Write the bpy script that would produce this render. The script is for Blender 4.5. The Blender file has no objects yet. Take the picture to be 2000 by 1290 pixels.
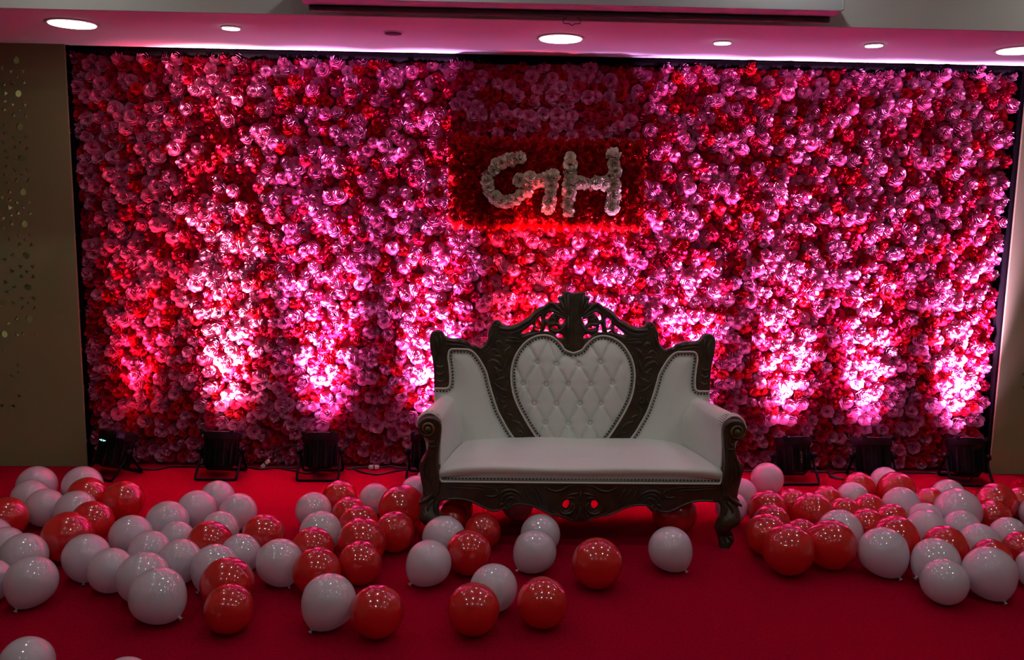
import bpy, math, random
import numpy as np
from mathutils import Vector, Matrix
from mathutils.geometry import delaunay_2d_cdt

SC = bpy.context.scene
COL = SC.collection
PI = math.pi
rng = np.random.default_rng(7)

# ------------------------------------------------------------------ camera
FPX = 1700.0
CAM = np.array([-0.3448, -5.2412, 1.6043])
YAW, PITCH, ROLL = 0.02831, -0.14077, 0.01677
_f = np.array([math.sin(YAW)*math.cos(PITCH), math.cos(YAW)*math.cos(PITCH), math.sin(PITCH)])
_r0 = np.array([math.cos(YAW), -math.sin(YAW), 0.0])
_u0 = np.cross(_r0, _f)
_r = math.cos(ROLL)*_r0 + math.sin(ROLL)*_u0
_u = -math.sin(ROLL)*_r0 + math.cos(ROLL)*_u0
cd = bpy.data.cameras.new('camera')
cd.sensor_width = 36.0
cd.lens = FPX/2000*36.0
cd.clip_start = 0.05
cam = bpy.data.objects.new('camera', cd)
COL.objects.link(cam)
cam.matrix_world = Matrix(((_r[0], _u[0], -_f[0], CAM[0]), (_r[1], _u[1], -_f[1], CAM[1]),
                           (_r[2], _u[2], -_f[2], CAM[2]), (0, 0, 0, 1)))
SC.camera = cam

# ------------------------------------------------------------------ world + exposure
w = bpy.data.worlds.new('world'); SC.world = w
w.use_nodes = True
w.node_tree.nodes['Background'].inputs[0].default_value = (0, 0, 0, 1)
w.node_tree.nodes['Background'].inputs[1].default_value = 0.0
SC.view_settings.view_transform = 'Standard'
SC.view_settings.look = 'None'
SC.view_settings.exposure = 0.5
SC.view_settings.gamma = 1.0
SC.view_settings.use_curve_mapping = False
HALL_E = 225.0        # radiance of a hall downlight
BIG_E = 7.0          # radiance of the big stage downlights
UP = 56.0             # scale of all the floor spotlights

# ------------------------------------------------------------------ pixel helpers (a pixel gives a direction only)
def ray(x, y):
    return _f + _r*(x-1000)/FPX + _u*(645-y)/FPX
def onY(x, y, Y):
    d = ray(x, y); return CAM + d*((Y-CAM[1])/d[1])
def onZ(x, y, Z):
    d = ray(x, y); return CAM + d*((Z-CAM[2])/d[2])
def onPlane(x, y, O, N):
    d = ray(x, y); return CAM + d*(np.dot(O-CAM, N)/np.dot(d, N))
def crop(pts, x0, y0, s):
    return [(x0+a/s, y0+b/s) for a, b in pts]

# ------------------------------------------------------------------ materials
def mat(name, col, rough=0.6, metal=0.0, spec=0.5, var=0.0, vscale=8.0, bump=0.0, bscale=60.0, col2=None,
        coat=0.0, emit=None, estr=0.0, sheen=0.0, trans=0.0, detail=4.0):
    m = bpy.data.materials.new(name); m.use_nodes = True
    nt = m.node_tree; b = nt.nodes['Principled BSDF']; out = nt.nodes['Material Output']
    c = (*col, 1)
    b.inputs['Base Color'].default_value = c
    b.inputs['Roughness'].default_value = rough
    b.inputs['Metallic'].default_value = metal
    b.inputs['Specular IOR Level'].default_value = spec
    b.inputs['Coat Weight'].default_value = coat
    b.inputs['Coat Roughness'].default_value = 0.075
    if coat > 0: b.inputs['Coat IOR'].default_value = 2.0
    b.inputs['Sheen Weight'].default_value = sheen
    if emit:
        b.inputs['Emission Color'].default_value = (*emit, 1)
        b.inputs['Emission Strength'].default_value = estr
    tc = None
    def coord():
        nonlocal tc
        if tc is None: tc = nt.nodes.new('ShaderNodeTexCoord')
        return tc.outputs['Object']
    if var > 0 or col2:
        n = nt.nodes.new('ShaderNodeTexNoise'); n.inputs['Scale'].default_value = vscale
        n.inputs['Detail'].default_value = detail
        nt.links.new(coord(), n.inputs['Vector'])
        r = nt.nodes.new('ShaderNodeValToRGB')
        r.color_ramp.elements[0].position = 0.32; r.color_ramp.elements[1].position = 0.68
        if col2 is None: col2 = tuple(min(1, x*(1+var)) for x in col); c0 = tuple(x*(1-var) for x in col)
        else: c0 = col
        r.color_ramp.elements[0].color = (*c0, 1); r.color_ramp.elements[1].color = (*col2, 1)
        nt.links.new(n.outputs['Fac'], r.inputs['Fac'])
        nt.links.new(r.outputs['Color'], b.inputs['Base Color'])
    if bump > 0:
        n = nt.nodes.new('ShaderNodeTexNoise'); n.inputs['Scale'].default_value = bscale
        n.inputs['Detail'].default_value = 3.0
        nt.links.new(coord(), n.inputs['Vector'])
        bp = nt.nodes.new('ShaderNodeBump'); bp.inputs['Strength'].default_value = bump
        bp.inputs['Distance'].default_value = 0.004
        nt.links.new(n.outputs['Fac'], bp.inputs['Height'])
        nt.links.new(bp.outputs['Normal'], b.inputs['Normal'])
    if trans > 0:
        t = nt.nodes.new('ShaderNodeBsdfTranslucent'); t.inputs['Color'].default_value = c
        mx = nt.nodes.new('ShaderNodeMixShader'); mx.inputs['Fac'].default_value = trans
        nt.links.new(b.outputs[0], mx.inputs[1]); nt.links.new(t.outputs[0], mx.inputs[2])
        nt.links.new(mx.outputs[0], out.inputs['Surface'])
    return m

M = dict(
    carpet=mat('red carpet', (0.28, 0.002, 0.017), 0.95, spec=0.0, var=0.16, vscale=90, bump=0.5, bscale=420),
    wall=mat('olive beige paint', (0.225, 0.215, 0.105), 0.75, spec=0.25, var=0.05, vscale=2.0, bump=0.08, bscale=120),
    ceil=mat('white ceiling paint', (0.55, 0.54, 0.56), 0.8, var=0.02, vscale=3),
    fascia=mat('grey fascia paint', (0.42, 0.40, 0.38), 0.8, var=0.03, vscale=3),
    black=mat('black cloth', (0.006, 0.004, 0.005), 1.0, spec=0.0, bump=0.3, bscale=50),
    backing=mat('dark red backing', (0.26, 0.010, 0.045), 0.9),
    pink=mat('pink paper', (0.76, 0.190, 0.39), 0.9, spec=0.06, var=0.12, vscale=14, trans=0.18),
    pale=mat('pale pink paper', (0.77, 0.26, 0.46), 0.9, spec=0.06, var=0.12, vscale=14, trans=0.18),
    rose=mat('crimson paper', (0.62, 0.018, 0.085), 0.9, spec=0.06, var=0.15, vscale=14, trans=0.18),
    red=mat('scarlet paper', (0.68, 0.012, 0.035), 0.9, spec=0.06, var=0.15, vscale=14, trans=0.18),
    signred=mat('deep red paper', (0.50, 0.003, 0.010), 0.6, spec=0.25, var=0.2, vscale=20, trans=0.12),
    signwhite=mat('cream white paper', (0.78, 0.72, 0.58), 0.6, spec=0.3, var=0.08, vscale=20, trans=0.1),
    wood=mat('dark carved wood', (0.030, 0.017, 0.009), 0.34, spec=0.5, col2=(0.058, 0.035, 0.018), vscale=16, bump=0.25, bscale=55),
    gold=mat('worn gilt wood', (0.16, 0.095, 0.03), 0.38, spec=0.5, col2=(0.035, 0.02, 0.008), vscale=22, bump=0.2, bscale=60),
    leather=mat('white leatherette', (0.66, 0.67, 0.63), 0.42, spec=0.4, var=0.02, vscale=4, bump=0.10, bscale=260),
    piping=mat('white piping', (0.62, 0.56, 0.50), 0.5),
    nail=mat('dark nail heads', (0.02, 0.016, 0.012), 0.4, metal=0.6),
    crystal=mat('crystal button', (0.82, 0.84, 0.84), 0.12, metal=0.25, coat=0.6),
    metal=mat('black lamp metal', (0.004, 0.0035, 0.004), 0.6, spec=0.15),
    cable=mat('black cable', (0.010, 0.009, 0.010), 0.5),
    plug=mat('white plastic', (0.62, 0.58, 0.56), 0.4),
    ink=mat('grey lettering', (0.30, 0.27, 0.28), 0.6),
    trim=mat('white lamp trim', (0.55, 0.53, 0.52), 0.45),
    casing=mat('grey screen casing', (0.36, 0.36, 0.38), 0.5, var=0.03, vscale=3),
    slot=mat('dark screen bar', (0.06, 0.035, 0.045), 0.5),
    wire=mat('dark wire', (0.06, 0.02, 0.04), 0.5),
    tape=mat('dark blue tape', (0.05, 0.045, 0.12), 0.5),
    rubber=mat('dark lens', (0.03, 0.03, 0.03), 0.3),
    bw=mat('white latex', (0.76, 0.69, 0.76), 0.30, spec=0.4, coat=1.0, trans=0.34),
    br=mat('red latex', (0.74, 0.018, 0.020), 0.30, spec=0.4, coat=1.0, trans=0.34),
    big=mat('big downlight diffuser', (1, 1, 1), 0.5, emit=(1.0, 0.97, 0.95), estr=BIG_E),
    small=mat('small spot lens', (1, 1, 1), 0.5, emit=(1.0, 0.95, 0.97), estr=7.0),
    hall=mat('hall downlight diffuser', (1, 1, 1), 0.5, emit=(0.95, 1.0, 0.95), estr=HALL_E),
    led=mat('cyan digits', (0.1, 0.5, 0.5), 0.5, emit=(0.35, 0.95, 0.9), estr=1.2),
)

# ------------------------------------------------------------------ object helpers
def tag(o, label=None, cat=None, group=None, kind=None):
    if label: o['label'] = label
    if cat: o['category'] = cat
    if group: o['group'] = group
    if kind: o['kind'] = kind
    return o
def empty(name, loc, label, cat, group=None):
    o = bpy.data.objects.new(name, None); COL.objects.link(o)
    o.location = loc; o.empty_display_size = 0.1
    tag(o, label, cat, group)
    o['_org'] = list(map(float, loc))
    return o
def mesh(name, V, F, mats, smooth=True, org=(0, 0, 0), mi=None):
    me = bpy.data.meshes.new(name)
    V = np.asarray(V, float) - np.asarray(org, float)
    me.from_pydata(V.tolist(), [], [list(map(int, f)) for f in F])
    for m in (mats if isinstance(mats, (list, tuple)) else [mats]): me.materials.append(m)
    if mi is not None: me.polygons.foreach_set('material_index', np.asarray(mi, np.int32))
    if smooth: me.polygons.foreach_set('use_smooth', np.ones(len(me.polygons), bool))
    me.update()
    return me
def org_of(p):
    while p is not None and '_org' not in p.keys(): p = p.parent
    return (0, 0, 0) if p is None else tuple(p['_org'])
def obj(name, VF, mats, parent=None, smooth=True, mi=None, sharp=None):
    V, F = VF
    me = mesh(name, V, F, mats, smooth, org_of(parent), mi)
    if sharp is not None and smooth: me.set_sharp_from_angle(angle=sharp)
    o = bpy.data.objects.new(name, me); COL.objects.link(o)
    o.parent = parent
    return o
def struct(name, VF, mats, smooth=False):
    o = obj(name, VF, mats, None, smooth); o['kind'] = 'structure'; return o
def join(*parts):
    V = []; F = []; n = 0
    for v, f in parts:
        v = np.asarray(v, float)
        V.append(v); F += [[int(i)+n for i in q] for q in f]; n += len(v)
    return np.concatenate(V), F
def box(x0, x1, y0, y1, z0, z1):
    V = np.array([(x, y, z) for x in (x0, x1) for y in (y0, y1) for z in (z0, z1)], float)
    F = [(0, 1, 3, 2), (4, 6, 7, 5), (0, 4, 5, 1), (2, 3, 7, 6), (0, 2, 6, 4), (1, 5, 7, 3)]
    return V, F
def bbox(x0, x1, y0, y1, z0, z1, b=0.005):
    # chamfered box
    V = []; c = ((x0+x1)/2, (y0+y1)/2, (z0+z1)/2); h = ((x1-x0)/2, (y1-y0)/2, (z1-z0)/2)
    idx = {}
    for sx in (-1, 1):
        for sy in (-1, 1):
            for sz in (-1, 1):
                for a in range(3):
                    p = [h[0]-b, h[1]-b, h[2]-b]; p[a] = h[a]
                    idx[sx, sy, sz, a] = len(V); V.append((c[0]+sx*p[0], c[1]+sy*p[1], c[2]+sz*p[2]))
    F = []
    S = (-1, 1)
    def fix(f, n):
        P = [np.array(V[i]) for i in f]; nn = np.cross(P[1]-P[0], P[2]-P[0])
        return f if np.dot(nn, n) > 0 else f[::-1]
    for a in range(3):
        o1, o2 = [(1, 2), (0, 2), (0, 1)][a]
        for s in S:
            f = []
            for t1, t2 in ((-1, -1), (1, -1), (1, 1), (-1, 1)):
                k = [0, 0, 0]; k[a] = s; k[o1] = t1; k[o2] = t2; f.append(idx[k[0], k[1], k[2], a])
            n = [0, 0, 0]; n[a] = s; F.append(fix(f, n))
    for a, b2 in ((0, 1), (0, 2), (1, 2)):
        c3 = 3-a-b2
        for s in S:
            for t in S:
                f = []
                for q, e in ((a, -1), (a, 1), (b2, 1), (b2, -1)):
                    k = [0, 0, 0]; k[a] = s; k[b2] = t; k[c3] = e; f.append(idx[k[0], k[1], k[2], q])
                n = [0, 0, 0]; n[a] = s; n[b2] = t; F.append(fix(f, n))
    for sx in S:
        for sy in S:
            for sz in S:
                F.append(fix([idx[sx, sy, sz, q] for q in range(3)], (sx, sy, sz)))
    return np.array(V), F
def catmull(P, n=6, closed=False):
    P = np.asarray(P, float); m = len(P); out = []
    for i in range(m if closed else m-1):
        p0 = P[(i-1) % m] if closed or i > 0 else P[0]
        p1 = P[i]; p2 = P[(i+1) % m]
        p3 = P[(i+2) % m] if closed or i+2 < m else P[-1]
        for k in range(n):
            t = k/n
            out.append(0.5*((2*p1)+(-p0+p2)*t+(2*p0-5*p1+4*p2-p3)*t*t+(-p0+3*p1-3*p2+p3)*t**3))
    if not closed: out.append(P[-1])
    return np.array(out)
def grid_faces(a, b, wrap_b=False, wrap_a=False):
    F = []
    for i in range(a if wrap_a else a-1):
        for j in range(b if wrap_b else b-1):
            F.append((i*b+j, ((i+1) % a)*b+j, ((i+1) % a)*b+(j+1) % b, i*b+(j+1) % b))
    return F
def tube(P, r, sides=8, closed=False, N=None, h=None, caps=True):
    """tube along polyline P; r scalar or per point; with a fixed normal N it is a flat ridge of height h"""
    P = np.asarray(P, float); n = len(P)
    r = np.broadcast_to(np.asarray(r, float), (n,))
    if closed: T = np.roll(P, -1, 0)-np.roll(P, 1, 0)
    else: T = np.gradient(P, axis=0)
    T /= np.linalg.norm(T, axis=1, keepdims=True)+1e-12
    if N is None:
        U = np.zeros_like(P); a = np.array([0, 0, 1.0]) if abs(T[0][2]) < 0.9 else np.array([1.0, 0, 0])
        u = np.cross(T[0], a); u /= np.linalg.norm(u); U[0] = u
        for i in range(1, n):
            u = U[i-1]-T[i]*np.dot(U[i-1], T[i]); u /= np.linalg.norm(u)+1e-12; U[i] = u
        W = np.cross(T, U); hh = r
    else:
        N = np.asarray(N, float); U = np.cross(T, N); U /= np.linalg.norm(U, axis=1, keepdims=True)+1e-12
        W = np.broadcast_to(N, P.shape); hh = r if h is None else np.broadcast_to(np.asarray(h, float), (n,))
    th = np.arange(sides)*2*PI/sides
    V = P[:, None]+U[:, None]*np.cos(th)[None, :, None]*r[:, None, None]+W[:, None]*np.sin(th)[None, :, None]*np.asarray(hh)[:, None, None]
    V = V.reshape(-1, 3); F = [q[::-1] for q in grid_faces(n, sides, True, closed)]
    if caps and not closed:
        F.append(tuple(range(sides))); F.append(tuple(range((n-1)*sides, n*sides))[::-1])
    return V, F
def lathe(prof, seg=24, axis='z', M4=None):
    th = np.arange(seg)*2*PI/seg
    prof = np.asarray(prof, float)
    V = np.array([(r*math.cos(t), r*math.sin(t), z) for r, z in prof for t in th])
    F = [q[::-1] for q in grid_faces(len(prof), seg, True)]
    F = [f[::-1] for f in F]
    if prof[0][0] > 1e-6: F.append(tuple(range(seg))[::-1])
    if prof[-1][0] > 1e-6: F.append(tuple(range((len(prof)-1)*seg, len(prof)*seg)))
    if M4 is not None: V = xf(V, M4)
    return V, F
def xf(V, M4):
    A = np.array(M4); return np.asarray(V)@A[:3, :3].T+A[:3, 3]
def plate(outer, holes, thick, bevel, res=2):
    """2-D outline with holes -> bevelled plate, local x,y in the plane and z the normal (mid at 0)"""
    cu = bpy.data.curves.new('tmp', 'CURVE'); cu.dimensions = '2D'; cu.fill_mode = 'BOTH'
    cu.extrude = max(thick/2-bevel, 0.0005); cu.bevel_depth = bevel; cu.bevel_resolution = res; cu.offset = -bevel
    for loop in [outer]+list(holes):
        s = cu.splines.new('POLY'); s.points.add(len(loop)-1); s.use_cyclic_u = True
        s.points.foreach_set('co', np.array([(p[0], p[1], 0, 1) for p in loop], np.float32).ravel())
    o = bpy.data.objects.new('tmp', cu); COL.objects.link(o)
    dg = bpy.context.evaluated_depsgraph_get(); dg.update()
    me = bpy.data.meshes.new_from_object(o.evaluated_get(dg))
    V = np.zeros(len(me.vertices)*3); me.vertices.foreach_get('co', V); V = V.reshape(-1, 3)
    F = [tuple(p.vertices) for p in me.polygons]
    bpy.data.objects.remove(o); bpy.data.curves.remove(cu); bpy.data.meshes.remove(me)
    return V, F
def ico(sub=1):
    import bmesh
    bm = bmesh.new(); bmesh.ops.create_icosphere(bm, subdivisions=sub, radius=1.0)
    V = np.array([v.co[:] for v in bm.verts]); F = [tuple(v.index for v in f.verts) for f in bm.faces]
    bm.free(); return V, F

# ================================================================== THE SETTING
XL, XR, YB, YF, ZS, ZH = -3.48, 3.75, 0.36, -9.0, 2.475, 3.05
struct('floor', box(XL-0.1, XR+0.1, YF-0.1, YB+0.1, -0.06, 0.0), M['carpet'])
struct('wall_back', box(XL-0.1, XR+0.1, YB, YB+0.08, 0.0, ZH), M['wall'])
struct('wall_left', box(XL-0.08, XL, YF, YB, 0.0, ZH), M['wall'])
struct('wall_right', box(XR, XR+0.08, YF, YB, 0.0, ZH), M['wall'])
struct('wall_front', box(XL-0.1, XR+0.1, YF-0.08, YF, 0.0, ZH), M['wall'])
struct('ceiling', box(XL, XR, -0.99, YB, ZS, ZS+0.05), M['ceil'])
struct('ceiling', box(XL-0.1, XR+0.1, YF-0.1, -1.0, ZH, ZH+0.06), M['ceil'])
struct('trim_1', box(XL, XR, -1.012, -0.99, ZS-0.004, ZH), M['fascia'])

# perforated panel beside the flower wall ------------------------------------------------
def ngon(c, r, n, a0=0, sx=1.0):
    return [(c[0]+r*sx*math.cos(a0+2*PI*k/n), c[1]+r*math.sin(a0+2*PI*k/n)) for k in range(n)]
YP = -0.06
def panel_pt(x, y):
    p = onY(x, y, YP); return (p[0], p[2])
holes = []
octs = [(32, 118), (36, 183), (40, 248), (43, 311), (45, 375), (48, 438), (52, 500), (55, 562), (58, 623)]
for q in octs: holes.append(ngon(panel_pt(*q), 0.0215, 8, PI/8))
for i, (a, b) in enumerate(zip(octs, octs[1:])):
    c = panel_pt((a[0]+b[0])/2, (a[1]+b[1])/2)
    holes.append(ngon(c, 0.0095, 4, 0))
    for dx, dz, rot in ((-0.036, 0.028, 0.3), (-0.032, -0.028, -0.5), (0.034, 0.030, 2.6), (0.036, -0.030, 3.7)):
        holes.append(ngon((c[0]+dx, c[1]+dz), 0.0155, 3, rot))
c = panel_pt(72, 655); holes.append(ngon(c, 0.0155, 3, 2.6)); c = panel_pt(46, 652); holes.append(ngon(c, 0.0135, 3, 1.57))
for (x, y, r, a) in ((9, 166, .011, 0), (11, 183, .019, 0), (10, 198, .012, 1.5), (9, 214, .017, 1.5), (24, 163, .009, 0),
                     (5, 133, .015, 1), (10, 245, .014, 2), (11, 262, .012, .5), (8, 278, .014, 2.5), (12, 295, .011, 1), (16, 310, .015, 3),
                     (14, 326, .013, 1), (11, 342, .014, 2), (16, 358, .010, .4), (20, 375, .016, 1.6), (5, 386, .017, 3), (20, 391, .011, 1.6),
                     (19, 406, .020, 0), (22, 421, .011, 1.6), (7, 427, .017, 3), (24, 437, .017, 1.5), (8, 446, .016, .9),
                     (19, 468, .015, 0), (26, 499, .018, 3.1), (10, 508, .017, 3), (24, 530, .018, 0), (12, 552, .017, 2), (30, 562, .017, 3.1),
                     (14, 571, .017, 3), (27, 592, .015, .3), (34, 623, .017, 1.5), (18, 632, .017, 1), (34, 654, .017, 0), (10, 683, .012, .8),
                     (37, 714, .017, 0), (37, 728, .009, .7), (25, 735, .019, .9), (38, 774, .015, .3), (27, 794, .018, .9), (4, 793, .016, .5)):
    c = panel_pt(x, y)
    if c[0] > XL+0.03: holes.append(ngon(c, r, 3 if r > .0125 else 4, a))
for (x, y) in ((5, 592), (9, 653)):
    c = panel_pt(x, y)
    if c[0] > XL+0.03: holes.append(ngon(c, 0.022, 8, PI/8))
PXR = float(onY(170, 900, YP)[0])
PXS = float(onY(1934, 900, YP)[0])
V, F = plate([(XL+.001, 0.0), (PXR, 0.0), (PXR, ZS-0.001), (XL+.001, ZS-0.001)], holes, 0.016, 0.001, 0)
V = np.stack([V[:, 0], YP-V[:, 2], V[:, 1]], 1)
struct('wall_panel_left', (V, F), M['wall'])
V, F = plate([(PXS, 0.0), (XR-.001, 0.0), (XR-.001, ZS-0.001), (PXS, ZS-0.001)],
             [ngon((p[0], p[2]), .014, 3, 1.0) for p in (onY(1999, 731, YP), onY(1999, 757, YP), onY(2000, 773, YP))], 0.016, 0.001, 0)
V = np.stack([V[:, 0], YP-V[:, 2], V[:, 1]], 1)
struct('wall_panel_right', (V, F), M['wall'])
struct('wall_cavity', box(PXR+.002, PXR+.012, YP+.01, YB, 0, ZS-.002), M['black'])
struct('wall_cavity', box(PXS-.012, PXS-.002, YP+.01, YB, 0, ZS-.002), M['black'])
# small warm lamps inside the hollow wall, seen only through the perforations
for (x, y) in ((8, 183), (2, 408), (6, 668)):
    p = onY(x, y, 0.22)
    lt = bpy.data.lights.new('cavity_lamp', 'POINT'); lt.energy = 0.30; lt.color = (1.0, 0.82, 0.55); lt.shadow_soft_size = 0.012
    lo = bpy.data.objects.new('cavity_lamp', lt); COL.objects.link(lo); lo.location = (max(p[0], XL+.04), 0.22, p[2])

# ================================================================== FLOWER WALL
FW, FH = 2.765, 2.44
wall = empty('flower_wall', (0, 0.05, 0), 'wide wall of pink and crimson paper flowers behind the sofa', 'flower wall')
obj('backing_board', box(-FW, FW, 0.03, 0.06, 0.0, FH), M['backing'], wall, smooth=False)
obj('frame_post', bbox(-FW-0.042, -FW+0.004, 0.0, 0.08, 0.0, ZS-0.003), M['black'], wall, smooth=False)
obj('frame_post', bbox(FW-0.004, FW+0.052, 0.0, 0.08, 0.0, ZS-0.003), M['black'], wall, smooth=False)
xs = np.linspace(-FW-0.03, FW+0.05, 120)
lo = 2.428+0.004*np.sin(xs*9)+0.003*np.sin(xs*23+1)
V = []
for x, l in zip(xs, lo):
    for (yy, zz) in ((-0.012, l), (-0.03, (l+ZS)/2-0.01), (-0.034, ZS-0.012), (-0.02, ZS-0.003), (0.07, ZS-0.003), (0.07, l)): V.append((x, yy, zz))
F = grid_faces(len(xs), 6, True)+[tuple(range(6))[::-1], tuple(range((len(xs)-1)*6, len(xs)*6))]
obj('frame_top_cloth', (np.array(V), [f[::-1] for f in F]), M['black'], wall)

def make_flower(seed):
    """ruffled paper carnation, radius 1, axis +z: pleated petal rings stacked into a ball"""
    g = np.random.default_rng(seed); V = []; F = []
    for li, (R, zi, zo, sg) in enumerate(((1.0, -.15, .10, 20), (1.0, .05, .42, 18), (.86, .26, .74, 16), (.64, .40, .98, 14), (.42, .46, 1.14, 10), (.18, .55, 1.16, 6))):
        t = np.arange(sg)*2*PI/sg+g.uniform(0, 1)
        mm_ = max(2, int(round(sg/3.4)))
        zig = np.sin(mm_*t+g.uniform(0, 6))*g.uniform(.8, 1.3, sg)
        slow = np.sin(t*g.integers(2, 4)+g.uniform(0, 6))*.55+g.normal(0, .30, sg)
        n = len(V)
        rows = ((R*.22, zi-.25, 0, 0), (R*.70, zi+(zo-zi)*.55, .13, .05), (R*.95, zo, .24, .06))
        for (rr, zz, az, ar) in rows:
            r_ = rr+R*(ar*.45*zig+ar*.8*slow); z_ = zz+az*(.5+.5*R)*(zig*.9+slow*.9); tt = t+ar*1.2*slow
            V += list(zip(r_*np.cos(tt), r_*np.sin(tt), z_))
        for k in range(2):
            for a in range(sg):
                b = (a+1) % sg
                F.append((n+k*sg+a, n+k*sg+b, n+(k+1)*sg+b, n+(k+1)*sg+a))
    return np.array(V), np.array(F)
NV = 6
FLW = [make_flower(100+i) for i in range(NV)]
def flower_basis(g, tilt=0.22):
    a = g.uniform(0, 2*PI); ca, sa = math.cos(a), math.sin(a)
    n = np.array([g.normal(0, tilt), -1.0, g.normal(0.0, tilt)]); n /= np.linalg.norm(n)
    x = np.cross([0, 0, 1.0], n); x /= np.linalg.norm(x); y = np.cross(n, x)
    return np.stack([ca*x+sa*y, -sa*x+ca*y, n], 1)
px_, pz_ = 0.0670, 0.0570
spots = []
rows = int(round((FH-0.03)/pz_)); cols = int(round((2*FW-0.03)/px_))
for i in range(rows+1):
    for j in range(cols+1):
        x = -FW+0.03+(2*FW-0.06)*(j+(0.5 if i % 2 else 0)-0.25)/cols
        z = 0.035+(FH-0.055)*i/rows
        x += rng.normal(0, 0.011); z += rng.normal(0, 0.009)
        x = min(max(x, -FW+0.018), FW-0.018)
        col = rng.choice(4, p=(.35, .15, .33, .17))
        R = (0.044 if col < 2 else 0.040)*rng.uniform(0.86, 1.16)
        yy = (0.022 if col < 2 else 0.024)+rng.normal(0, 0.007)
        z = max(z, R*1.12)
        spots.append((x, yy, z, R, int(col), int(rng.integers(NV)), flower_basis(rng)))
SGN = (onY(883, 273, -0.09), onY(1252, 446, -0.09))
sx0, sx1, sz1, sz0 = SGN[0][0], SGN[1][0], SGN[0][2], SGN[1][2]
def shown(s):
    x, y, z = s[0], s[1], s[2]
    if sx0-.02 < x < sx1+.02 and sz0-.02 < z < sz1+.02: return 0.0
    if -0.75 < x < 1.05 and z < 1.0: return 0.0
    if z < 0.30: return 0.0
    d = np.array([x, y, z])-CAM
    return s[3]/np.dot(d, _f)
order = sorted(range(len(spots)), key=lambda k: -shown(spots[k]))
single = set(order[:300])
FM = [M['pink'], M['pale'], M['rose'], M['red']]
FME = {}
for v in range(NV):
    for c in range(4): FME[v, c] = mesh('flower', FLW[v][0], FLW[v][1], FM[c], True)
AV = []; AF = []; AM = []; n = 0
for k, (x, y, z, R, c, v, B) in enumerate(spots):
    if k in single:
        o = bpy.data.objects.new('flower', FME[v, c]); COL.objects.link(o); o.parent = wall
        A = B*R
        o.matrix_local = Matrix(((A[0][0], A[0][1], A[0][2], x), (A[1][0], A[1][1], A[1][2], y-0.05), (A[2][0], A[2][1], A[2][2], z), (0, 0, 0, 1)))
    else:
        Vf, Ff = FLW[v]
        AV.append(Vf@(B*R).T+np.array([x, y-0.05, z])); AF.append(Ff+n); AM.append(np.full(len(Ff), c)); n += len(Vf)
AV = np.concatenate(AV); AF = np.concatenate(AF); AM = np.concatenate(AM)
me = bpy.data.meshes.new('flower_field')
me.vertices.add(len(AV)); me.vertices.foreach_set('co', AV.astype(np.float32).ravel())
me.loops.add(AF.size); me.loops.foreach_set('vertex_index', AF.astype(np.int32).ravel())
me.polygons.add(len(AF)); me.polygons.foreach_set('loop_start', (np.arange(len(AF))*4).astype(np.int32))
for m in FM: me.materials.append(m)
me.polygons.foreach_set('material_index', AM.astype(np.int32))
me.polygons.foreach_set('use_smooth', np.ones(len(AF), bool))
me.update(calc_edges=True); me.validate()
o = bpy.data.objects.new('flower_field', me); COL.objects.link(o); o.parent = wall; o['kind'] = 'stuff'

# ---- the red panel with the two initials
sign = empty('initials_sign', ((sx0+sx1)/2, -0.05, sz0), 'red paper flower panel with cream initials hung on the flower wall', 'sign')
SO = np.array(sign['_org'])
obj('panel_board', bbox(sx0+.02, sx1-.02, -0.075, -0.015, sz0+.02, sz1-.02, .012), M['signred'], sign)
def put_flower(parent, mesh_, R, p, B):
    o = bpy.data.objects.new(parent_name[0], mesh_); COL.objects.link(o); o.parent = parent
    A = B*R; q = np.array(p)-SO
    o.matrix_local = Matrix(((A[0][0], A[0][1], A[0][2], q[0]), (A[1][0], A[1][1], A[1][2], q[1]), (A[2][0], A[2][1], A[2][2], q[2]), (0, 0, 0, 1)))
    return o
SRM = [mesh('red_flower', FLW[v][0], FLW[v][1], M['signred'], False) for v in range(NV)]
SWM = [mesh('cream_flower', FLW[v][0], FLW[v][1], M['signwhite'], False) for v in range(NV)]
parent_name = ['red_flower']
for i in range(8):
    for j in range(16):
        x = sx0+0.035+(sx1-sx0-0.07)*(j+(0.25 if i % 2 else -0.25)+.25)/15.5
        z = sz0+0.035+(sz1-sz0-0.07)*i/7
        put_flower(sign, SRM[rng.integers(NV)], 0.045*rng.uniform(.9, 1.12), (x+rng.normal(0, .006), -0.078+rng.normal(0, .004), z+rng.normal(0, .006)), flower_basis(rng, .35))
# ruffled edge: side flowers facing outwards
def out_basis(n):
    n = np.array(n, float); n /= np.linalg.norm(n)
    a = np.cross(n, [0.3, 1, 0.2]); a /= np.linalg.norm(a); return np.stack([a, np.cross(n, a), n], 1)
for j in range(15):
    for (z, nz) in ((sz0+.02, -1), (sz1-.02, 1)):
        put_flower(sign, SRM[rng.integers(NV)], 0.040, (sx0+.03+(sx1-sx0-.06)*j/14, -0.045, z), out_basis((rng.normal(0, .2), -.5, nz)))
for j in range(7):
    for (x, nx) in ((sx0+.02, -1), (sx1-.02, 1)):
        put_flower(sign, SRM[rng.integers(NV)], 0.040, (x, -0.045, sz0+.05+(sz1-sz0-.1)*j/6), out_basis((nx, -.5, rng.normal(0, .2))))
parent_name = ['cream_flower']
G1 = [(735, 288), (640, 280), (560, 325), (490, 385), (435, 460), (440, 545), (475, 625), (540, 690), (620, 700), (705, 665), (770, 605), (825, 540), (900, 495), (975, 470), (1050, 455)]
G2 = [(745, 480), (830, 470)]; G3 = [(1030, 530), (1022, 620), (1010, 730)]
H1 = [(1212, 280), (1205, 380), (1202, 480), (1200, 580), (1200, 680), (1188, 775)]
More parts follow.
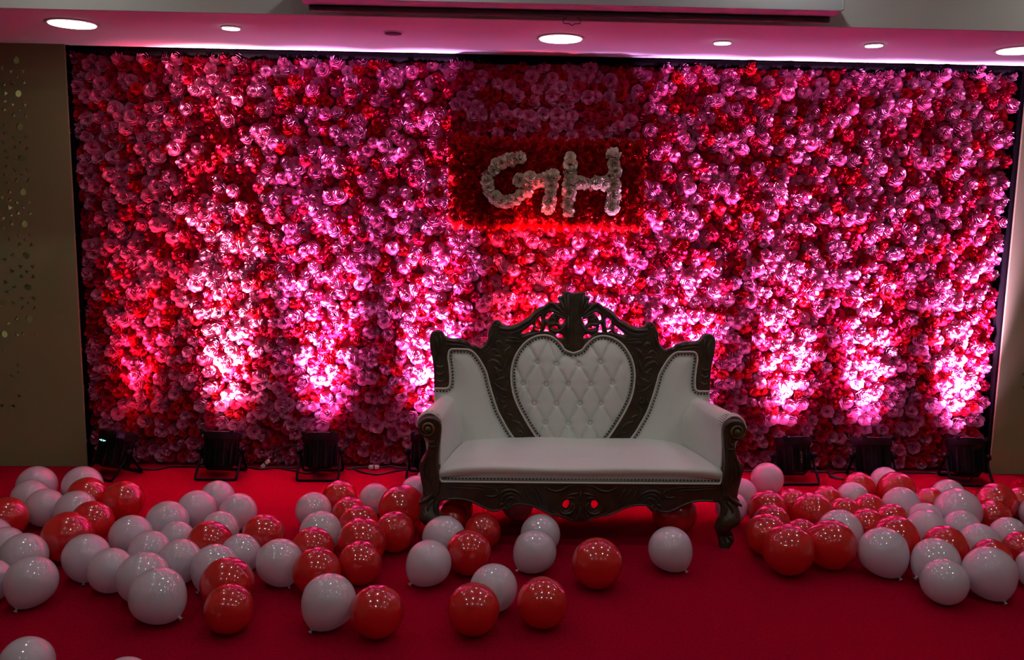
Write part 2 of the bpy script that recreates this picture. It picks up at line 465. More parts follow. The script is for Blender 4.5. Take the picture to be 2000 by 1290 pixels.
H2 = [(1255, 500), (1340, 505), (1430, 510), (1520, 515)]; H3 = [(1610, 270), (1618, 370), (1612, 470), (1606, 570), (1602, 660), (1595, 760)]
for nm, strokes in (('letter_g', (G1, G2, G3)), ('letter_h', (H1, H2, H3))):
    L = []; pts = []
    for st in strokes:
        P = np.array([onY(a, b, -0.125)[[0, 2]] for a, b in crop(st, 860, 250, 4.762)])
        d = np.concatenate([[0], np.cumsum(np.linalg.norm(np.diff(P, axis=0), axis=1))])
        m = max(2, int(round(d[-1]/0.036))+1)
        q = np.stack([np.interp(np.linspace(0, d[-1], m), d, P[:, k]) for k in range(2)], 1)
        pts += q.tolist()
        L.append(tube(np.array([(a, -0.105, b) for a, b in q]), 0.016, 6))
    lt = obj(nm, join(*L), M['signwhite'], sign); lt['label'] = 'cream paper letter '+nm[-1].upper()
    for a, b in pts:
        put_flower(lt, SWM[rng.integers(NV)], 0.041*rng.uniform(.9, 1.15), (a+rng.normal(0, .003), -0.115+rng.normal(0, .003), b+rng.normal(0, .003)), flower_basis(rng, .45))

# ================================================================== SOFA
X0 = 0.108
YFR = -1.25
sofa = empty('throne_sofa', (X0, -1.0, 0), 'white tufted throne sofa with dark carved wood frame and heart-shaped back', 'sofa')
TL = math.radians(8)
BO = np.array([X0, -0.775, 0.30]); BT = np.array([0, math.sin(TL), math.cos(TL)]); BN = np.array([0, -math.cos(TL), math.sin(TL)]); BX = np.array([1.0, 0, 0])
def bst(x, y, off=0.0):
    p = onPlane(x, y, BO+BN*off, BN)-BO; return np.array([p[0], np.dot(p, BT)])
def b3(st, n=0.0):
    st = np.asarray(st, float); n = np.broadcast_to(np.asarray(n, float), st.shape[:-1])
    return BO+st[..., 0:1]*BX+st[..., 1:2]*BT+n[..., None]*BN
def tr1(pts): return np.array([bst(*q, 0.03) for q in crop(pts, 820, 560, 6.45)])
def tr3(pts): return np.array([bst(*q, 0.03) for q in crop(pts, 800, 740, 5.8625)])
def mir(P): P = np.asarray(P, float).copy(); P[..., 0] *= -1; return P
T0 = -0.20                       # bottom of the back in plane coordinates
# outer outline (left half, from the crest down)
outL = np.concatenate([
    [[0.0, bst(1110, 572, .03)[1]]],
    tr1([(1850, 62), (1800, 62), (1797, 105), (1745, 130), (1742, 165), (1768, 196), (1700, 202), (1640, 192), (1600, 232), (1500, 262), (1440, 305), (1380, 372),
         (1300, 425), (1200, 475), (1110, 490), (1060, 480), (1030, 455), (1005, 425), (960, 420), (912, 450), (890, 500), (862, 545), (852, 600), (850, 660),
         (822, 712), (770, 762), (720, 742), (665, 732), (640, 718), (612, 686), (560, 672), (520, 655), (478, 650), (420, 652), (350, 640), (310, 610), (288, 570),
         (240, 548), (180, 557), (136, 600), (120, 680), (130, 780), (150, 880), (165, 960), (175, 1060), (177, 1180), (178, 1290)])])
sL = outL[-1][0]
outL = catmull(outL, 3)
outer = np.concatenate([outL, [[sL, T0]], [[-sL, T0]], mir(outL[::-1][:-1])])
# heart
heL = np.concatenate([tr1([(1870, 840), (1830, 800), (1780, 732), (1720, 672), (1650, 628), (1560, 612), (1470, 625), (1390, 660), (1320, 712), (1260, 782), (1210, 862), (1175, 950),
                           (1155, 1040), (1150, 1130), (1156, 1230)]), tr3([(1170, 80), (1190, 180), (1230, 290), (1290, 410), (1360, 530), (1430, 640), (1482, 705)])])
heL[0][0] = 0.0
e = heL[-1]-heL[-3]; e /= np.linalg.norm(e)
heL = np.concatenate([heL, [heL[-1]+e*0.06, [-0.03, T0+.05]]])
heLs = catmull(heL, 4)
heart = np.concatenate([heLs, mir(heLs[::-1][:-1])])
# side panel edge (piping): from the wing bottom up, over and down to the seat
sdL = np.concatenate([tr1([(178, 1284), (260, 1284), (335, 1282), (372, 1250), (381, 1150), (370, 1000), (356, 900), (363, 832), (385, 797), (430, 787), (530, 790), (615, 795), (680, 832), (740, 902),
                           (790, 982), (840, 1082)]), tr3([(900, 5), (930, 120), (970, 250), (1012, 370), (1070, 482), (1130, 590), (1205, 700)])])
e = sdL[-1]-sdL[-3]; e /= np.linalg.norm(e)
sdL = np.concatenate([sdL, [sdL[-1]+e*0.07]])
sdLs = catmull(sdL, 4)
side_poly = np.concatenate([sdLs, [[sdLs[-1][0], T0+.03], [sL, T0+.03]]])
side_hole = np.concatenate([sdLs[8:], [[sdLs[-1][0], T0+.02], [sL+.012, T0+.02], [sL+.012, sdLs[8][1]]]])
pierced = [[(1290, 580), (1350, 530), (1425, 475), (1420, 520), (1400, 560), (1340, 585)], [(1470, 420), (1520, 385), (1530, 450), (1525, 500), (1490, 510), (1460, 480)],
           [(1432, 592), (1450, 570), (1480, 588)], [(1590, 480), (1615, 465), (1617, 520), (1632, 570), (1620, 588), (1548, 588), (1575, 540)],
           [(1590, 405), (1600, 350), (1650, 325), (1690, 335), (1655, 355), (1632, 400)], [(1760, 450), (1770, 400), (1830, 385), (1822, 430), (1790, 475)],
           [(1650, 503), (1720, 500), (1742, 530), (1690, 525)], [(1710, 625), (1740, 597), (1790, 610), (1800, 640), (1745, 640)]]
pl = [tr1(p) for p in pierced]
holes2 = []
def grow(P, k): c = P.mean(0); return c+(P-c)*k
for p in pl: holes2 += [catmull(grow(p, 1.08), 3, True), catmull(grow(mir(p)[::-1], 1.08), 3, True)]
# the frame plate has the heart and the side openings cut through
stile_end = heLs[:-6]
half = np.concatenate([[[0.006, outL[0][1]]], outL[:-1], sdLs, [[sdLs[-1][0]+.02, T0+.06], [stile_end[-1][0]-.01, T0+.06]], stile_end[::-1], [[0.006, stile_end[0][1]+.004]]])
V, F = plate(half, [h for h in holes2[0::2]], 0.055, 0.010, 3)
VM = V.copy(); VM[:, 0] *= -1
V, F = join((V, F), (VM, [f[::-1] for f in F]))
frame = obj('back_frame', (b3(V[:, :2], V[:, 2]+0.005), F), M['wood'], sofa, sharp=0.6)
frame['label'] = 'dark carved wooden back frame with pierced crest'
FZ = 0.030   # face of the frame
# carvings on the back frame
CV = []
def ridge(P, r, h, n0=FZ, both=True, taper=True):
    P = np.asarray(P, float)
    k = np.linspace(0, 1, len(P)); rr = np.full(len(P), float(r))
    if taper: rr = r*(0.25+0.75*np.sin(PI*np.clip(k*0.9+0.08, 0, 1)))
    CV.append(tube(b3(P, n0), rr, 6, N=BN, h=rr*h/r))
    if both: CV.append(tube(b3(mir(P), n0), rr, 6, N=BN, h=rr*h/r))
def spiral(c, r, a0, turns, n=26, k=0.85):
    t = np.linspace(0, 1, n); a = a0+turns*2*PI*t; rr = r*(1-k*t)
    return np.stack([c[0]+rr*np.cos(a), c[1]+rr*np.sin(a)], 1)
def at1(x, y): return tr1([(x, y)])[0]
def at3(x, y): return tr3([(x, y)])[0]
def seg1(pts, n=5): return catmull(tr1(pts), n)
def seg3(pts, n=5): return catmull(tr3(pts), n)
ridge(seg1([(1640, 215), (1540, 290), (1450, 350), (1390, 420), (1300, 470), (1200, 520), (1100, 535), (1000, 520)]), .010, .014, taper=False)
ridge(seg1([(1590, 290), (1500, 350), (1440, 420), (1350, 490), (1240, 560), (1130, 585), (1000, 570)]), .006, .009, taper=False)
ridge(seg1([(1240, 590), (1130, 605), (980, 590)]), .005, .007)
ridge(seg1([(905, 560), (890, 640), (860, 720), (800, 790)]), .007, .010); ridge(seg1([(955, 580), (935, 670), (890, 760), (810, 825)]), .006, .009)
CV_sp = [(at1(960, 470), .016, 0.5, 1.6), (at1(1670, 420), .020, 2.0, 1.7)]
for c, r, a, t in CV_sp: ridge(spiral(c, r, a, t), .006, .010)
# heart border ridge of the pierced crest and bars between the piercings
ridge(seg1([(1290, 640), (1380, 610), (1470, 585), (1560, 578), (1650, 590), (1720, 650), (1790, 715)]), .006, .008, taper=False)
ridge(seg1([(1545, 400), (1550, 470), (1535, 540), (1500, 590)]), .009, .014); ridge(seg1([(1440, 470), (1440, 540), (1410, 590)]), .007, .010)
ridge(seg1([(1590, 440), (1640, 470), (1720, 470), (1760, 500), (1790, 560), (1830, 610)]), .010, .014)
ridge(seg1([(1640, 540), (1700, 565), (1770, 550), (1820, 500), (1840, 420)]), .009, .013)
ridge(seg1([(1590, 330), (1650, 300), (1720, 320), (1760, 370), (1740, 430)]), .009, .014)
ridge(seg1([(1870, 370), (1868, 480), (1868, 600), (1868, 760)]), .012, .018, both=False)
# palmette on the crest
for (pts, r) in (([(1870, 380), (1868, 250), (1868, 75)], .016), ([(1862, 370), (1835, 230), (1815, 85)], .011), ([(1850, 370), (1800, 250), (1755, 155)], .010),
                 ([(1840, 370), (1770, 300), (1690, 225), (1640, 215)], .011), ([(1830, 390), (1740, 330), (1640, 270)], .009), ([(1830, 400), (1750, 370), (1690, 330)], .008)):
    ridge(seg1(pts), r, .016, both=(pts[0][0] != 1870))
# stile carvings: acanthus and c-scrolls
for (pts, r) in (([(1290, 690), (1200, 690), (1110, 670), (1050, 690)], .006), ([(1260, 660), (1180, 650), (1090, 640)], .006), ([(950, 720), (990, 690), (1030, 720), (1020, 780), (980, 810)], .008),
                 ([(1060, 720), (1100, 690), (1160, 700), (1190, 740)], .007), ([(880, 830), (930, 790), (980, 830), (960, 890)], .007), ([(1150, 760), (1090, 800), (1060, 870), (1070, 950)], .010),
                 ([(860, 960), (910, 930), (970, 950), (1020, 1010), (1040, 1100)], .011), ([(930, 1010), (980, 1050), (1000, 1130), (980, 1210)], .009), ([(1100, 900), (1080, 980), (1050, 1060), (1060, 1140)], .009),
                 ([(950, 1090), (1010, 1060), (1060, 1080)], .007), ([(960, 1180), (1020, 1160), (1080, 1130)], .007), ([(1120, 1000), (1110, 1100), (1090, 1200)], .007), ([(930, 870), (1000, 880), (1050, 930)], .007)):
    ridge(seg1(pts), r, .010)
for (pts, r) in (([(960, 40), (1010, 90), (1060, 120), (1120, 130)], .008), ([(1130, 10), (1110, 80), (1060, 130)], .008), ([(1120, 300), (1080, 340), (1090, 420), (1140, 480)], .009),
                 ([(1110, 400), (1180, 430), (1170, 490)], .007), ([(1160, 480), (1240, 500), (1300, 560), (1310, 640)], .009), ([(1010, 200), (1000, 270), (1030, 330)], .007)):
    ridge(seg3(pts), r, .010)
ridge(spiral(at3(1075, 230), .020, 1.5, 1.7), .006, .010); ridge(spiral(at3(1265, 625), .017, 2.5, 1.7), .006, .010)
# wing carvings
for (pts, r) in (([(170, 610), (215, 700), (225, 820), (215, 960)], .009), ([(250, 590), (270, 680), (270, 780), (250, 900)], .008), ([(330, 680), (420, 690), (520, 700), (600, 730)], .009),
                 ([(330, 730), (420, 730), (540, 745), (660, 790)], .006), ([(205, 1000), (260, 1020), (300, 990)], .008), ([(205, 1080), (255, 1110), (310, 1070)], .008), ([(210, 1180), (260, 1200), (320, 1160)], .008),
                 ([(470, 665), (500, 680), (530, 675)], .008), ([(570, 690), (600, 705), (640, 735)], .008), ([(690, 745), (720, 770), (760, 790)], .008)):
    ridge(seg1(pts), r, .010)
obj('back_carving', join(*CV), M['wood'], frame)

def cushion(poly, bulge, k, step, base=0.0, tufts=(), lines=(), edge0=0.004):
    poly = np.asarray(poly, float)
    # clean boundary (drop near duplicates)
    P = [poly[0]]
    for q in poly[1:]:
        if np.linalg.norm(q-P[-1]) > 0.004: P.append(q)
    if np.linalg.norm(P[0]-P[-1]) < 0.004: P.pop()
    P = np.array(P); nb = len(P)
    g = np.stack(np.meshgrid(np.arange(P[:, 0].min(), P[:, 0].max(), step), np.arange(P[:, 1].min(), P[:, 1].max(), step)), -1).reshape(-1, 2)
    A = P; B = np.roll(P, -1, 0)
    ins = np.zeros(len(g), bool)
    for a, b in zip(A, B):
        c = (a[1] > g[:, 1]) != (b[1] > g[:, 1])
        with np.errstate(divide='ignore', invalid='ignore'):
            ins ^= c & (g[:, 0] < (b[0]-a[0])*(g[:, 1]-a[1])/(b[1]-a[1]+1e-15)+a[0])
    def sdist(Q):
        d = np.full(len(Q), 9.0)
        for a, b in zip(A, B):
            ab = b-a; t = np.clip(((Q-a)@ab)/(ab@ab), 0, 1); d = np.minimum(d, np.linalg.norm(Q-a-t[:, None]*ab, axis=1))
        return d
    g = g[ins]; d = sdist(g); g = g[d > step*0.5]
    vs, es, fs, *_ = delaunay_2d_cdt([Vector(q) for q in np.concatenate([P, g])], [], [list(range(nb))], 1, 1e-6)
    Q = np.array([v[:] for v in vs]); d = sdist(Q)
    h = edge0+bulge*(1-np.exp(-d/k))
    cr = np.zeros(len(Q))
    for a, b in lines:
        a = np.array(a); b = np.array(b); ab = b-a; t = np.clip(((Q-a)@ab)/(ab@ab), 0, 1)
        dd = np.linalg.norm(Q-a-t[:, None]*ab, axis=1); cr = np.maximum(cr, .0065*np.exp(-(dd/.0055)**2)+.005*np.exp(-(dd/.02)**2))
    tf = np.zeros(len(Q))
    for c in tufts:
        r = np.linalg.norm(Q-np.array(c), axis=1); tf = np.maximum(tf, .020*np.exp(-(r/.013)**2)+.008*np.exp(-(r/.035)**2))
    h = h-np.minimum(np.maximum(cr, tf), h-0.001)*np.clip(d/.01, 0, 1)
    F = []
    for f in fs:
        a, b, c = Q[f[0]], Q[f[1]], Q[f[2]]
        F.append(f if (b[0]-a[0])*(c[1]-a[1])-(b[1]-a[1])*(c[0]-a[0]) < 0 else f[::-1])
    # BX x BT = points away from the viewer (BN is the viewer side), so clockwise here faces the viewer
    V = b3(Q, base+h)
    nn = np.cross(V[F[0][1]]-V[F[0][0]], V[F[0][2]]-V[F[0][0]])
    if np.dot(nn, BN) < 0: F = [f[::-1] for f in F]
    return (V, F), (lambda c: float(edge0+bulge*(1-math.exp(-sdist(np.array([c]))[0]/k))-.022))
def bz(X, Y): return bst(800+X/2.388, 550+Y/2.388, 0.05)
r1 = [(598, 377), (687, 386), (792, 388), (893, 377)]; r2 = [(531, 477), (638, 480), (740, 480), (847, 480), (947, 473)]
r3 = [(583, 569), (686, 571), (796, 569), (894, 569)]; r4 = [(635, 660), (740, 662), (843, 661)]
tb = r1+r2+r3+r4
ln = []
def con(A, B, mx): 
    for a in A:
        for b in B:
            if abs(a[0]-b[0]) < mx: ln.append((bz(*a), bz(*b)))
con(r1, [(548, 285), (648, 280), (838, 280), (940, 285)], 75); con(r1, [(740, 330)], 60); con(r1, r2, 75); con(r2, r3, 75); con(r3, r4, 75); con(r4, [(588, 755), (688, 755), (793, 755), (890, 755)], 75)
con(r2, [(490, 385), (985, 385), (490, 560), (990, 560)], 60); con(r3, [(535, 655), (945, 655)], 60)
tuft = [bz(*q) for q in tb]
CB = 0.010
(hv, hfun) = cushion(heart, 0.042, 0.045, 0.0075, CB, tuft, ln)
hc = obj('heart_cushion', hv, M['leather'], sofa); hc['label'] = 'white heart-shaped tufted back cushion with crystal buttons'
bm_ = mesh('button', *lathe([(0, -.004), (.0085, -.002), (.0098, .001), (.007, .0045), (.0035, .0062), (0, .0066)], 8), M['crystal'], smooth=False)
Bq = np.stack([BX, BT, BN], 1)
for c in tuft:
    p = b3(np.array(c), CB+hfun(c)+.004)-np.array(sofa['_org'])
    o = bpy.data.objects.new('button', bm_); COL.objects.link(o); o.parent = hc
    o.matrix_local = Matrix(((Bq[0][0], Bq[0][1], Bq[0][2], p[0]), (Bq[1][0], Bq[1][1], Bq[1][2], p[1]), (Bq[2][0], Bq[2][1], Bq[2][2], p[2]), (0, 0, 0, 1)))
def nails(path3, nrm, spacing, r):
    P = np.asarray(path3); d = np.concatenate([[0], np.cumsum(np.linalg.norm(np.diff(P, axis=0), axis=1))])
    m = int(d[-1]/spacing); s = np.linspace(0, d[-1], m)
    Q = np.stack([np.interp(s, d, P[:, k]) for k in range(3)], 1); nrm = np.asarray(nrm)
    prof = [(1.0, 0), (.75, .5), (0, .75)]
    a = np.cross(nrm, [0, 0, 1.0]); a /= np.linalg.norm(a); b = np.cross(nrm, a)
    VV = []; FF = []
    for q in Q:
        n = len(VV)
        for k in range(6): VV.append(q+r*(a*math.cos(k*PI/3)+b*math.sin(k*PI/3)))
        for k in range(6): VV.append(q+r*.7*(a*math.cos(k*PI/3)+b*math.sin(k*PI/3))+nrm*r*.5)
        VV.append(q+nrm*r*.75)
        for k in range(6):
            k2 = (k+1) % 6; FF.append((n+k, n+k2, n+6+k2, n+6+k)); FF.append((n+6+k, n+6+k2, n+12))
    FF2 = []
    for f in FF: FF2.append(f)
    return np.array(VV), FF2
def inset(P, dist, closed=False):
    P = np.asarray(P, float); T = np.roll(P, -1, 0)-np.roll(P, 1, 0) if closed else np.gradient(P, axis=0)
    T /= np.linalg.norm(T, axis=1, keepdims=True)+1e-12
    return P+np.stack([-T[:, 1], T[:, 0]], 1)*dist
hl = np.concatenate([heLs[:-5][::-1], mir(heLs[:-5])[1:]])
halfh = heLs[:-5]
hi = inset(halfh, -.016)
if np.abs(hi[:, 0]).max() > np.abs(halfh[:, 0]).max(): hi = inset(halfh, .016)
hi = hi[hi[:, 0] < -.006]
obj('piping', tube(b3(hl, FZ+.004), .0055, 6), M['piping'], hc)
o = obj('nail_trim', join(nails(b3(hi, FZ+.004), BN, .0165, .0052), nails(b3(mir(hi), FZ+.004), BN, .0165, .0052)), M['nail'], hc); o['kind'] = 'stuff'
for sgn in (1, -1):
    mm = (lambda P: P) if sgn > 0 else (lambda P: mir(P))
    poly = mm(side_poly)
    (sv, _) = cushion(poly, 0.034, 0.06, 0.014, CB)
    sc_ = obj('side_cushion', sv, M['leather'], sofa)
    sl = mm(sdLs); si_ = inset(sdLs, .015)
    c0 = np.array([-.52, .3])
    if np.linalg.norm(si_-c0, axis=1).mean() > np.linalg.norm(sdLs-c0, axis=1).mean(): si_ = inset(sdLs, -.015)
    obj('piping', tube(b3(sl, FZ+.004), .0052, 6), M['piping'], sc_)
    o = obj('nail_trim', nails(b3(mm(si_), FZ+.004), BN, .0165, .0050), M['nail'], sc_); o['kind'] = 'stuff'
# plain upholstered rear of the back
rear = np.concatenate([grow(outL, 0.93)[60:], [[sL*.93, T0+.03], [-sL*.93, T0+.03]], mir(grow(outL, .93)[60:])[::-1]])
hull = np.array([[sL+.02, T0+.02], [-sL-.02, T0+.02], [-sL-.02, .46], [-.36, .46], [-.27, .58], [.27, .58], [.36, .46], [sL+.02, .46]])
V, F = plate(hull, [], 0.02, 0.006, 1)
obj('back_panel', (b3(V[:, :2], V[:, 2]-0.022), F), M['leather'], sofa, sharp=.6)

# ---- seat
def fz(x, y, Y=YFR):
    p = onY(x, y, Y); return np.array([p[0]-X0, p[2]])
prof = catmull([(-1.238, .300), (-1.246, .318), (-1.257, .345), (-1.270, .370), (-1.262, .389), (-1.225, .397), (-1.12, .399), (-1.02, .403), (-.88, .402), (-.78, .396), (-.72, .385)], 5)
us = np.linspace(-1, 1, 49)
V = []
for (y, z) in prof:
    k = np.clip((y+1.25)/.5, 0, 1); hw = .672-.115*k
    for u in us:
        sag = 0
        if y < -1.18: sag = -.006*math.exp(-((u-.05)/.35)**2)
        drop = .020*abs(u)**8*(1 if z > .34 else .2)
        V.append((X0+u*hw, y, z-drop+sag+.010*(1-u*u)*k+.003*math.sin(u*7)*math.sin(y*9)*(z > .37)))
seat = obj('seat_cushion', (np.array(V), grid_faces(len(prof), len(us))), M['leather'], sofa)
seat['label'] = 'white leatherette bench seat with nail trim'
pp = catmull([(X0-.668, -1.256, .36), (X0-.668, -1.262, .328), (X0-.655, -1.268, .315), (X0-.6, -1.268, .3135), (X0, -1.268, .3125), (X0+.6, -1.268, .3135), (X0+.655, -1.268, .315), (X0+.668, -1.266, .328), (X0+.668, -1.262, .36)], 8)
obj('piping', tube(pp, .0055, 6), M['piping'], seat)
o = obj('nail_trim', nails(np.array([(X0+a, -1.249, .3245) for a in np.linspace(-.645, .645, 60)]), (0, -1, 0), .0165, .0045), M['nail'], seat); o['kind'] = 'stuff'
obj('seat_base', join(bbox(X0-.66, X0+.66, -1.235, -.70, .235, .325)), M['wood'], sofa, smooth=False)

# ---- front rail with carving
A5 = lambda pts: np.array([fz(*q) for q in crop(pts, 810, 920, 6.25)])
bl = A5([(290, 362), (400, 350), (560, 350), (680, 375), (780, 420), (860, 460), (940, 490), (1040, 485), (1085, 460), (1110, 465), (1140, 480), (1170, 450), (1200, 420), (1290, 410), (1400, 425), (1500, 460),
         (1600, 510), (1700, 545), (1780, 555), (1860, 580), (1920, 610), (1980, 616), (2018, 610)])
bl[-1][0] = 0
bl = catmull(bl, 3)
ap = np.concatenate([[[bl[0][0]-.02, .313]], [[bl[0][0]-.02, bl[0][1]]], bl, mir(bl[::-1][1:]), [[-bl[0][0]+.02, bl[0][1]]], [[-bl[0][0]+.02, .313]]])
ho = catmull(A5([(1800, 410), (1820, 365), (1860, 345), (1888, 370), (1884, 430), (1850, 470), (1812, 452)]), 3, True)
V, F = plate(ap, [ho, mir(ho)[::-1]], .040, .008, 2)
apron = obj('front_rail', (np.stack([X0+V[:, 0], -1.247-V[:, 2], V[:, 1]], 1), F), M['wood'], sofa, sharp=.6)
CA = []
YN = np.array([0, -1.0, 0])
def ridf(P, r, h, both=True, taper=True, y=-1.266):
    P = np.asarray(P, float); k = np.linspace(0, 1, len(P)); rr = np.full(len(P), float(r))
    if taper: rr = r*(.25+.75*np.sin(PI*np.clip(k*.9+.08, 0, 1)))
    for Q in ((P, mir(P)) if both else (P,)):
        CA.append(tube(np.stack([X0+Q[:, 0], np.full(len(Q), y), Q[:, 1]], 1), rr, 6, N=YN, h=rr*h/r))
f5 = lambda pts, n=5: catmull(A5(pts), n)
ridf(bl[3:-6]+np.array([0, .008]), .005, .007, taper=False)
ridf(f5([(330, 175), (560, 195), (760, 205), (850, 225)]), .004, .006); ridf(f5([(330, 150), (560, 165), (800, 175), (1000, 200), (1150, 160)]), .004, .005)
for pts, r in (([(870, 290), (950, 300), (1010, 270), (1000, 220), (930, 215)], .006), ([(1000, 340), (1060, 250), (1160, 220), (1260, 250), (1320, 330)], .009), ([(1040, 400), (1080, 300), (1170, 260), (1250, 300)], .008),
               ([(1090, 420), (1120, 340), (1190, 310), (1270, 370)], .008), ([(1030, 440), (1060, 390), (1100, 400)], .008), ([(1130, 470), (1150, 420), (1130, 380)], .008), ([(1330, 200), (1380, 290), (1440, 400)], .007),
               ([(1400, 190), (1450, 270), (1510, 400)], .007), ([(1470, 190), (1520, 260), (1560, 420)], .006), ([(1330, 350), (1300, 280), (1310, 200)], .007), ([(1580, 180), (1690, 230), (1790, 220), (1880, 175), (2010, 165)], .005),
               ([(1660, 330), (1650, 420), (1700, 500), (1780, 520)], .006), ([(1590, 480), (1680, 520), (1760, 520)], .006), ([(1860, 320), (1920, 315), (1950, 350)], .007), ([(1780, 400), (1770, 470), (1820, 510), (1900, 500), (1950, 440), (1930, 390), (1890, 400)], .008),
               ([(1990, 260), (1930, 270), (1860, 290)], .006), ([(1960, 470), (1930, 540), (1900, 580)], .007), ([(2000, 500), (1980, 560), (1960, 605)], .006)):
    ridf(f5(pts), r, .010)
ridf(f5([(2018, 230), (2018, 300), (2018, 360)]), .010, .012, False); ridf(f5([(2018, 400), (2018, 500), (2018, 605)]), .013, .014, False)
obj('rail_carving', join(*CA), M['wood'], apron)

# ---- arms, posts and front legs
A4 = lambda pts: np.array([fz(*q) for q in crop(pts, 1120, 740, 5.714)])
A6 = lambda pts: np.array([fz(*q) for q in crop(pts, 1120, 920, 5.882)])
post = catmull(np.concatenate([A4([(1652, 570), (1672, 500), (1712, 460), (1770, 443), (1840, 452), (1890, 490), (1912, 560), (1897, 620), (1850, 665), (1803, 682), (1787, 705), (1787, 780), (1812, 850), (1850, 920), (1872, 990),
                                    (1862, 1060), (1842, 1150), (1822, 1220), (1812, 1290)]), A4([(1770, 1330), (1680, 1330), (1645, 1280), (1640, 1200), (1648, 1100), (1664, 1000), (1668, 850), (1656, 700)])]), 3, True)
legrow = [(-40, 1690, 1915), (60, 1695, 1905), (130, 1690, 1885), (220, 1680, 1868), (300, 1665, 1880), (345, 1655, 1906), (375, 1668, 1900), (400, 1682, 1884), (470, 1680, 1900), (540, 1648, 1895), (590, 1628, 1860), (640, 1615, 1805),
          (680, 1622, 1795), (720, 1640, 1828), (780, 1655, 1835), (830, 1660, 1800), (862, 1664, 1775)]
lr = np.array([[*A6([(a, y)])[0], A6([(b, y)])[0][0]] for y, a, b in legrow])   # s_in, z, s_out
lr = catmull(lr, 3); lr[:, 1] -= lr[-1, 1]*np.linspace(0, 1, len(lr))
for sg in (1, -1):
    nm = 'arm'
    # upholstered roll arm
    V = []; ny = 16
    for i in range(ny):
        k = i/(ny-1); y = -1.238+(.52)*k
        kk = k**1.1
        si = .668-.112*kk+.0; sc = .722-.064*kk; zc = .584-.022*kk; rr = .057-.004*kk
        if k < .06: rr *= .97
        sec = [(si-.004, .30), (si-.004, .36), (si, .42), (si+.004, .48), (si+.012, .53)]
        for a in np.linspace(165, -45, 13): sec.append((sc+rr*math.cos(math.radians(a)), zc+rr*math.sin(math.radians(a))))
        sec += [(sc+.018-.01*k, .50), (sc+.010-.01*k, .44), (sc+.004, .36), (sc+.004, .28)]
        sec = catmull(sec, 2)
        V += [(X0+sg*s, y, z) for s, z in sec]
    ns = len(sec); F = grid_faces(ny, ns, True)
    if sg > 0: F = [f[::-1] for f in F]
    capf = tuple(range(ns)); F.append(capf if sg < 0 else capf[::-1])
    arm = obj('armrest', (np.array(V), F), M['leather'], sofa, sharp=1.0)
    fp = np.array([(X0+sg*(s), -1.243, z) for s, z in catmull([(.671, .33), (.672, .42), (.670, .50), (.666, .555), (.668, .590), (.684, .622), (.712, .638), (.745, .634), (.770, .610), (.779, .580)], 5)])
    obj('piping', tube(fp, .005, 6), M['piping'], arm)
    # gathered pleats round the scroll
    PL = []
    for a in np.linspace(20, 165, 15):
        ca, sa = math.cos(math.radians(a)), math.sin(math.radians(a)); r0 = .057
        PL.append(tube(np.array([(X0+sg*(.722+r0*ca*1.0), -1.240, .584+r0*sa), (X0+sg*(.722-.004+(r0+.0035)*ca), -1.21, .583+(r0+.0035)*sa), (X0+sg*(.722-.008+r0*ca*.97), -1.165, .582+r0*sa*.97)]), [.0035, .0040, .001], 6))
    obj('pleats', join(*PL), M['leather'], arm)
    # carved post with scroll
    P2 = post.copy(); P2[:, 0] *= sg
    if sg < 0: P2 = P2[::-1]
    V, F = plate(P2, [], .050, .010, 3)
    po = obj('arm_post', (np.stack([X0+V[:, 0], -1.262-V[:, 2], V[:, 1]], 1), F), M['wood'], sofa, sharp=.6)
    vc = A4([(1805, 568)])[0]
    S = spiral((0, 0), .036, PI*.98, 2.1, 60, .90)
    SV = np.stack([X0+sg*(vc[0]-S[:, 0]*-1), np.full(60, -1.288)-np.linspace(0, .012, 60), vc[1]+S[:, 1]], 1)
    so = np.stack([X0+sg*(vc[0]-S[:, 0]), np.full(60, -1.288)-np.linspace(0, .014, 60), vc[1]+S[:, 1]], 1)
    PC = [tube(so, np.linspace(.0085, .004, 60), 8)]
    kn = ico(2); PC.append((kn[0]*np.array([.011, .008, .011])+np.array([X0+sg*vc[0], -1.302, vc[1]]), kn[1]))
    obj('scroll', join(*PC), M['gold'], po)
    PC = []
    for pts, r in (([(1668, 620), (1690, 700), (1700, 850), (1690, 1000), (1675, 1150)], .006), ([(1720, 700), (1750, 720), (1775, 700)], .006), ([(1700, 760), (1740, 770), (1785, 762)], .006),
                   ([(1790, 860), (1830, 950), (1835, 1040), (1810, 1140)], .010), ([(1760, 900), (1790, 980), (1790, 1070), (1760, 1160)], .008), ([(1850, 930), (1855, 1000), (1845, 1070)], .006), ([(1740, 1000), (1740, 1100), (1720, 1200)], .007)):
        Q = catmull(A4(pts), 5); k = np.linspace(0, 1, len(Q)); rr = r*(.25+.75*np.sin(PI*np.clip(k*.9+.08, 0, 1)))
        PC.append(tube(np.stack([X0+sg*Q[:, 0], np.full(len(Q), -1.286), Q[:, 1]], 1), rr, 6, N=YN, h=rr*1.2))
    obj('post_carving', join(*PC), M['wood'], po)
    # cabriole front leg
    V = []; sd = 14
    for i, (a, z, b) in enumerate(lr):
        c = (a+b)/2; hw = max((b-a)/2, .008)
        k = z/.30
        yc = -1.252-.020*math.sin(PI*min(max((z-.06)/.16, 0), 1))-.018*max(0, 1-z/.05)
        hd = .030+.018*math.exp(-((z-.13)/.05)**2)-.006*math.exp(-((z-.055)/.02)**2)+.006*math.exp(-((z-.03)/.015)**2)
        for q in range(sd):
            t = 2*PI*q/sd
            V.append((X0+sg*(c+hw*math.copysign(abs(math.cos(t))**.8, math.cos(t))), yc+hd*math.copysign(abs(math.sin(t))**.8, math.sin(t)), z))
    F = grid_faces(len(lr), sd, True)
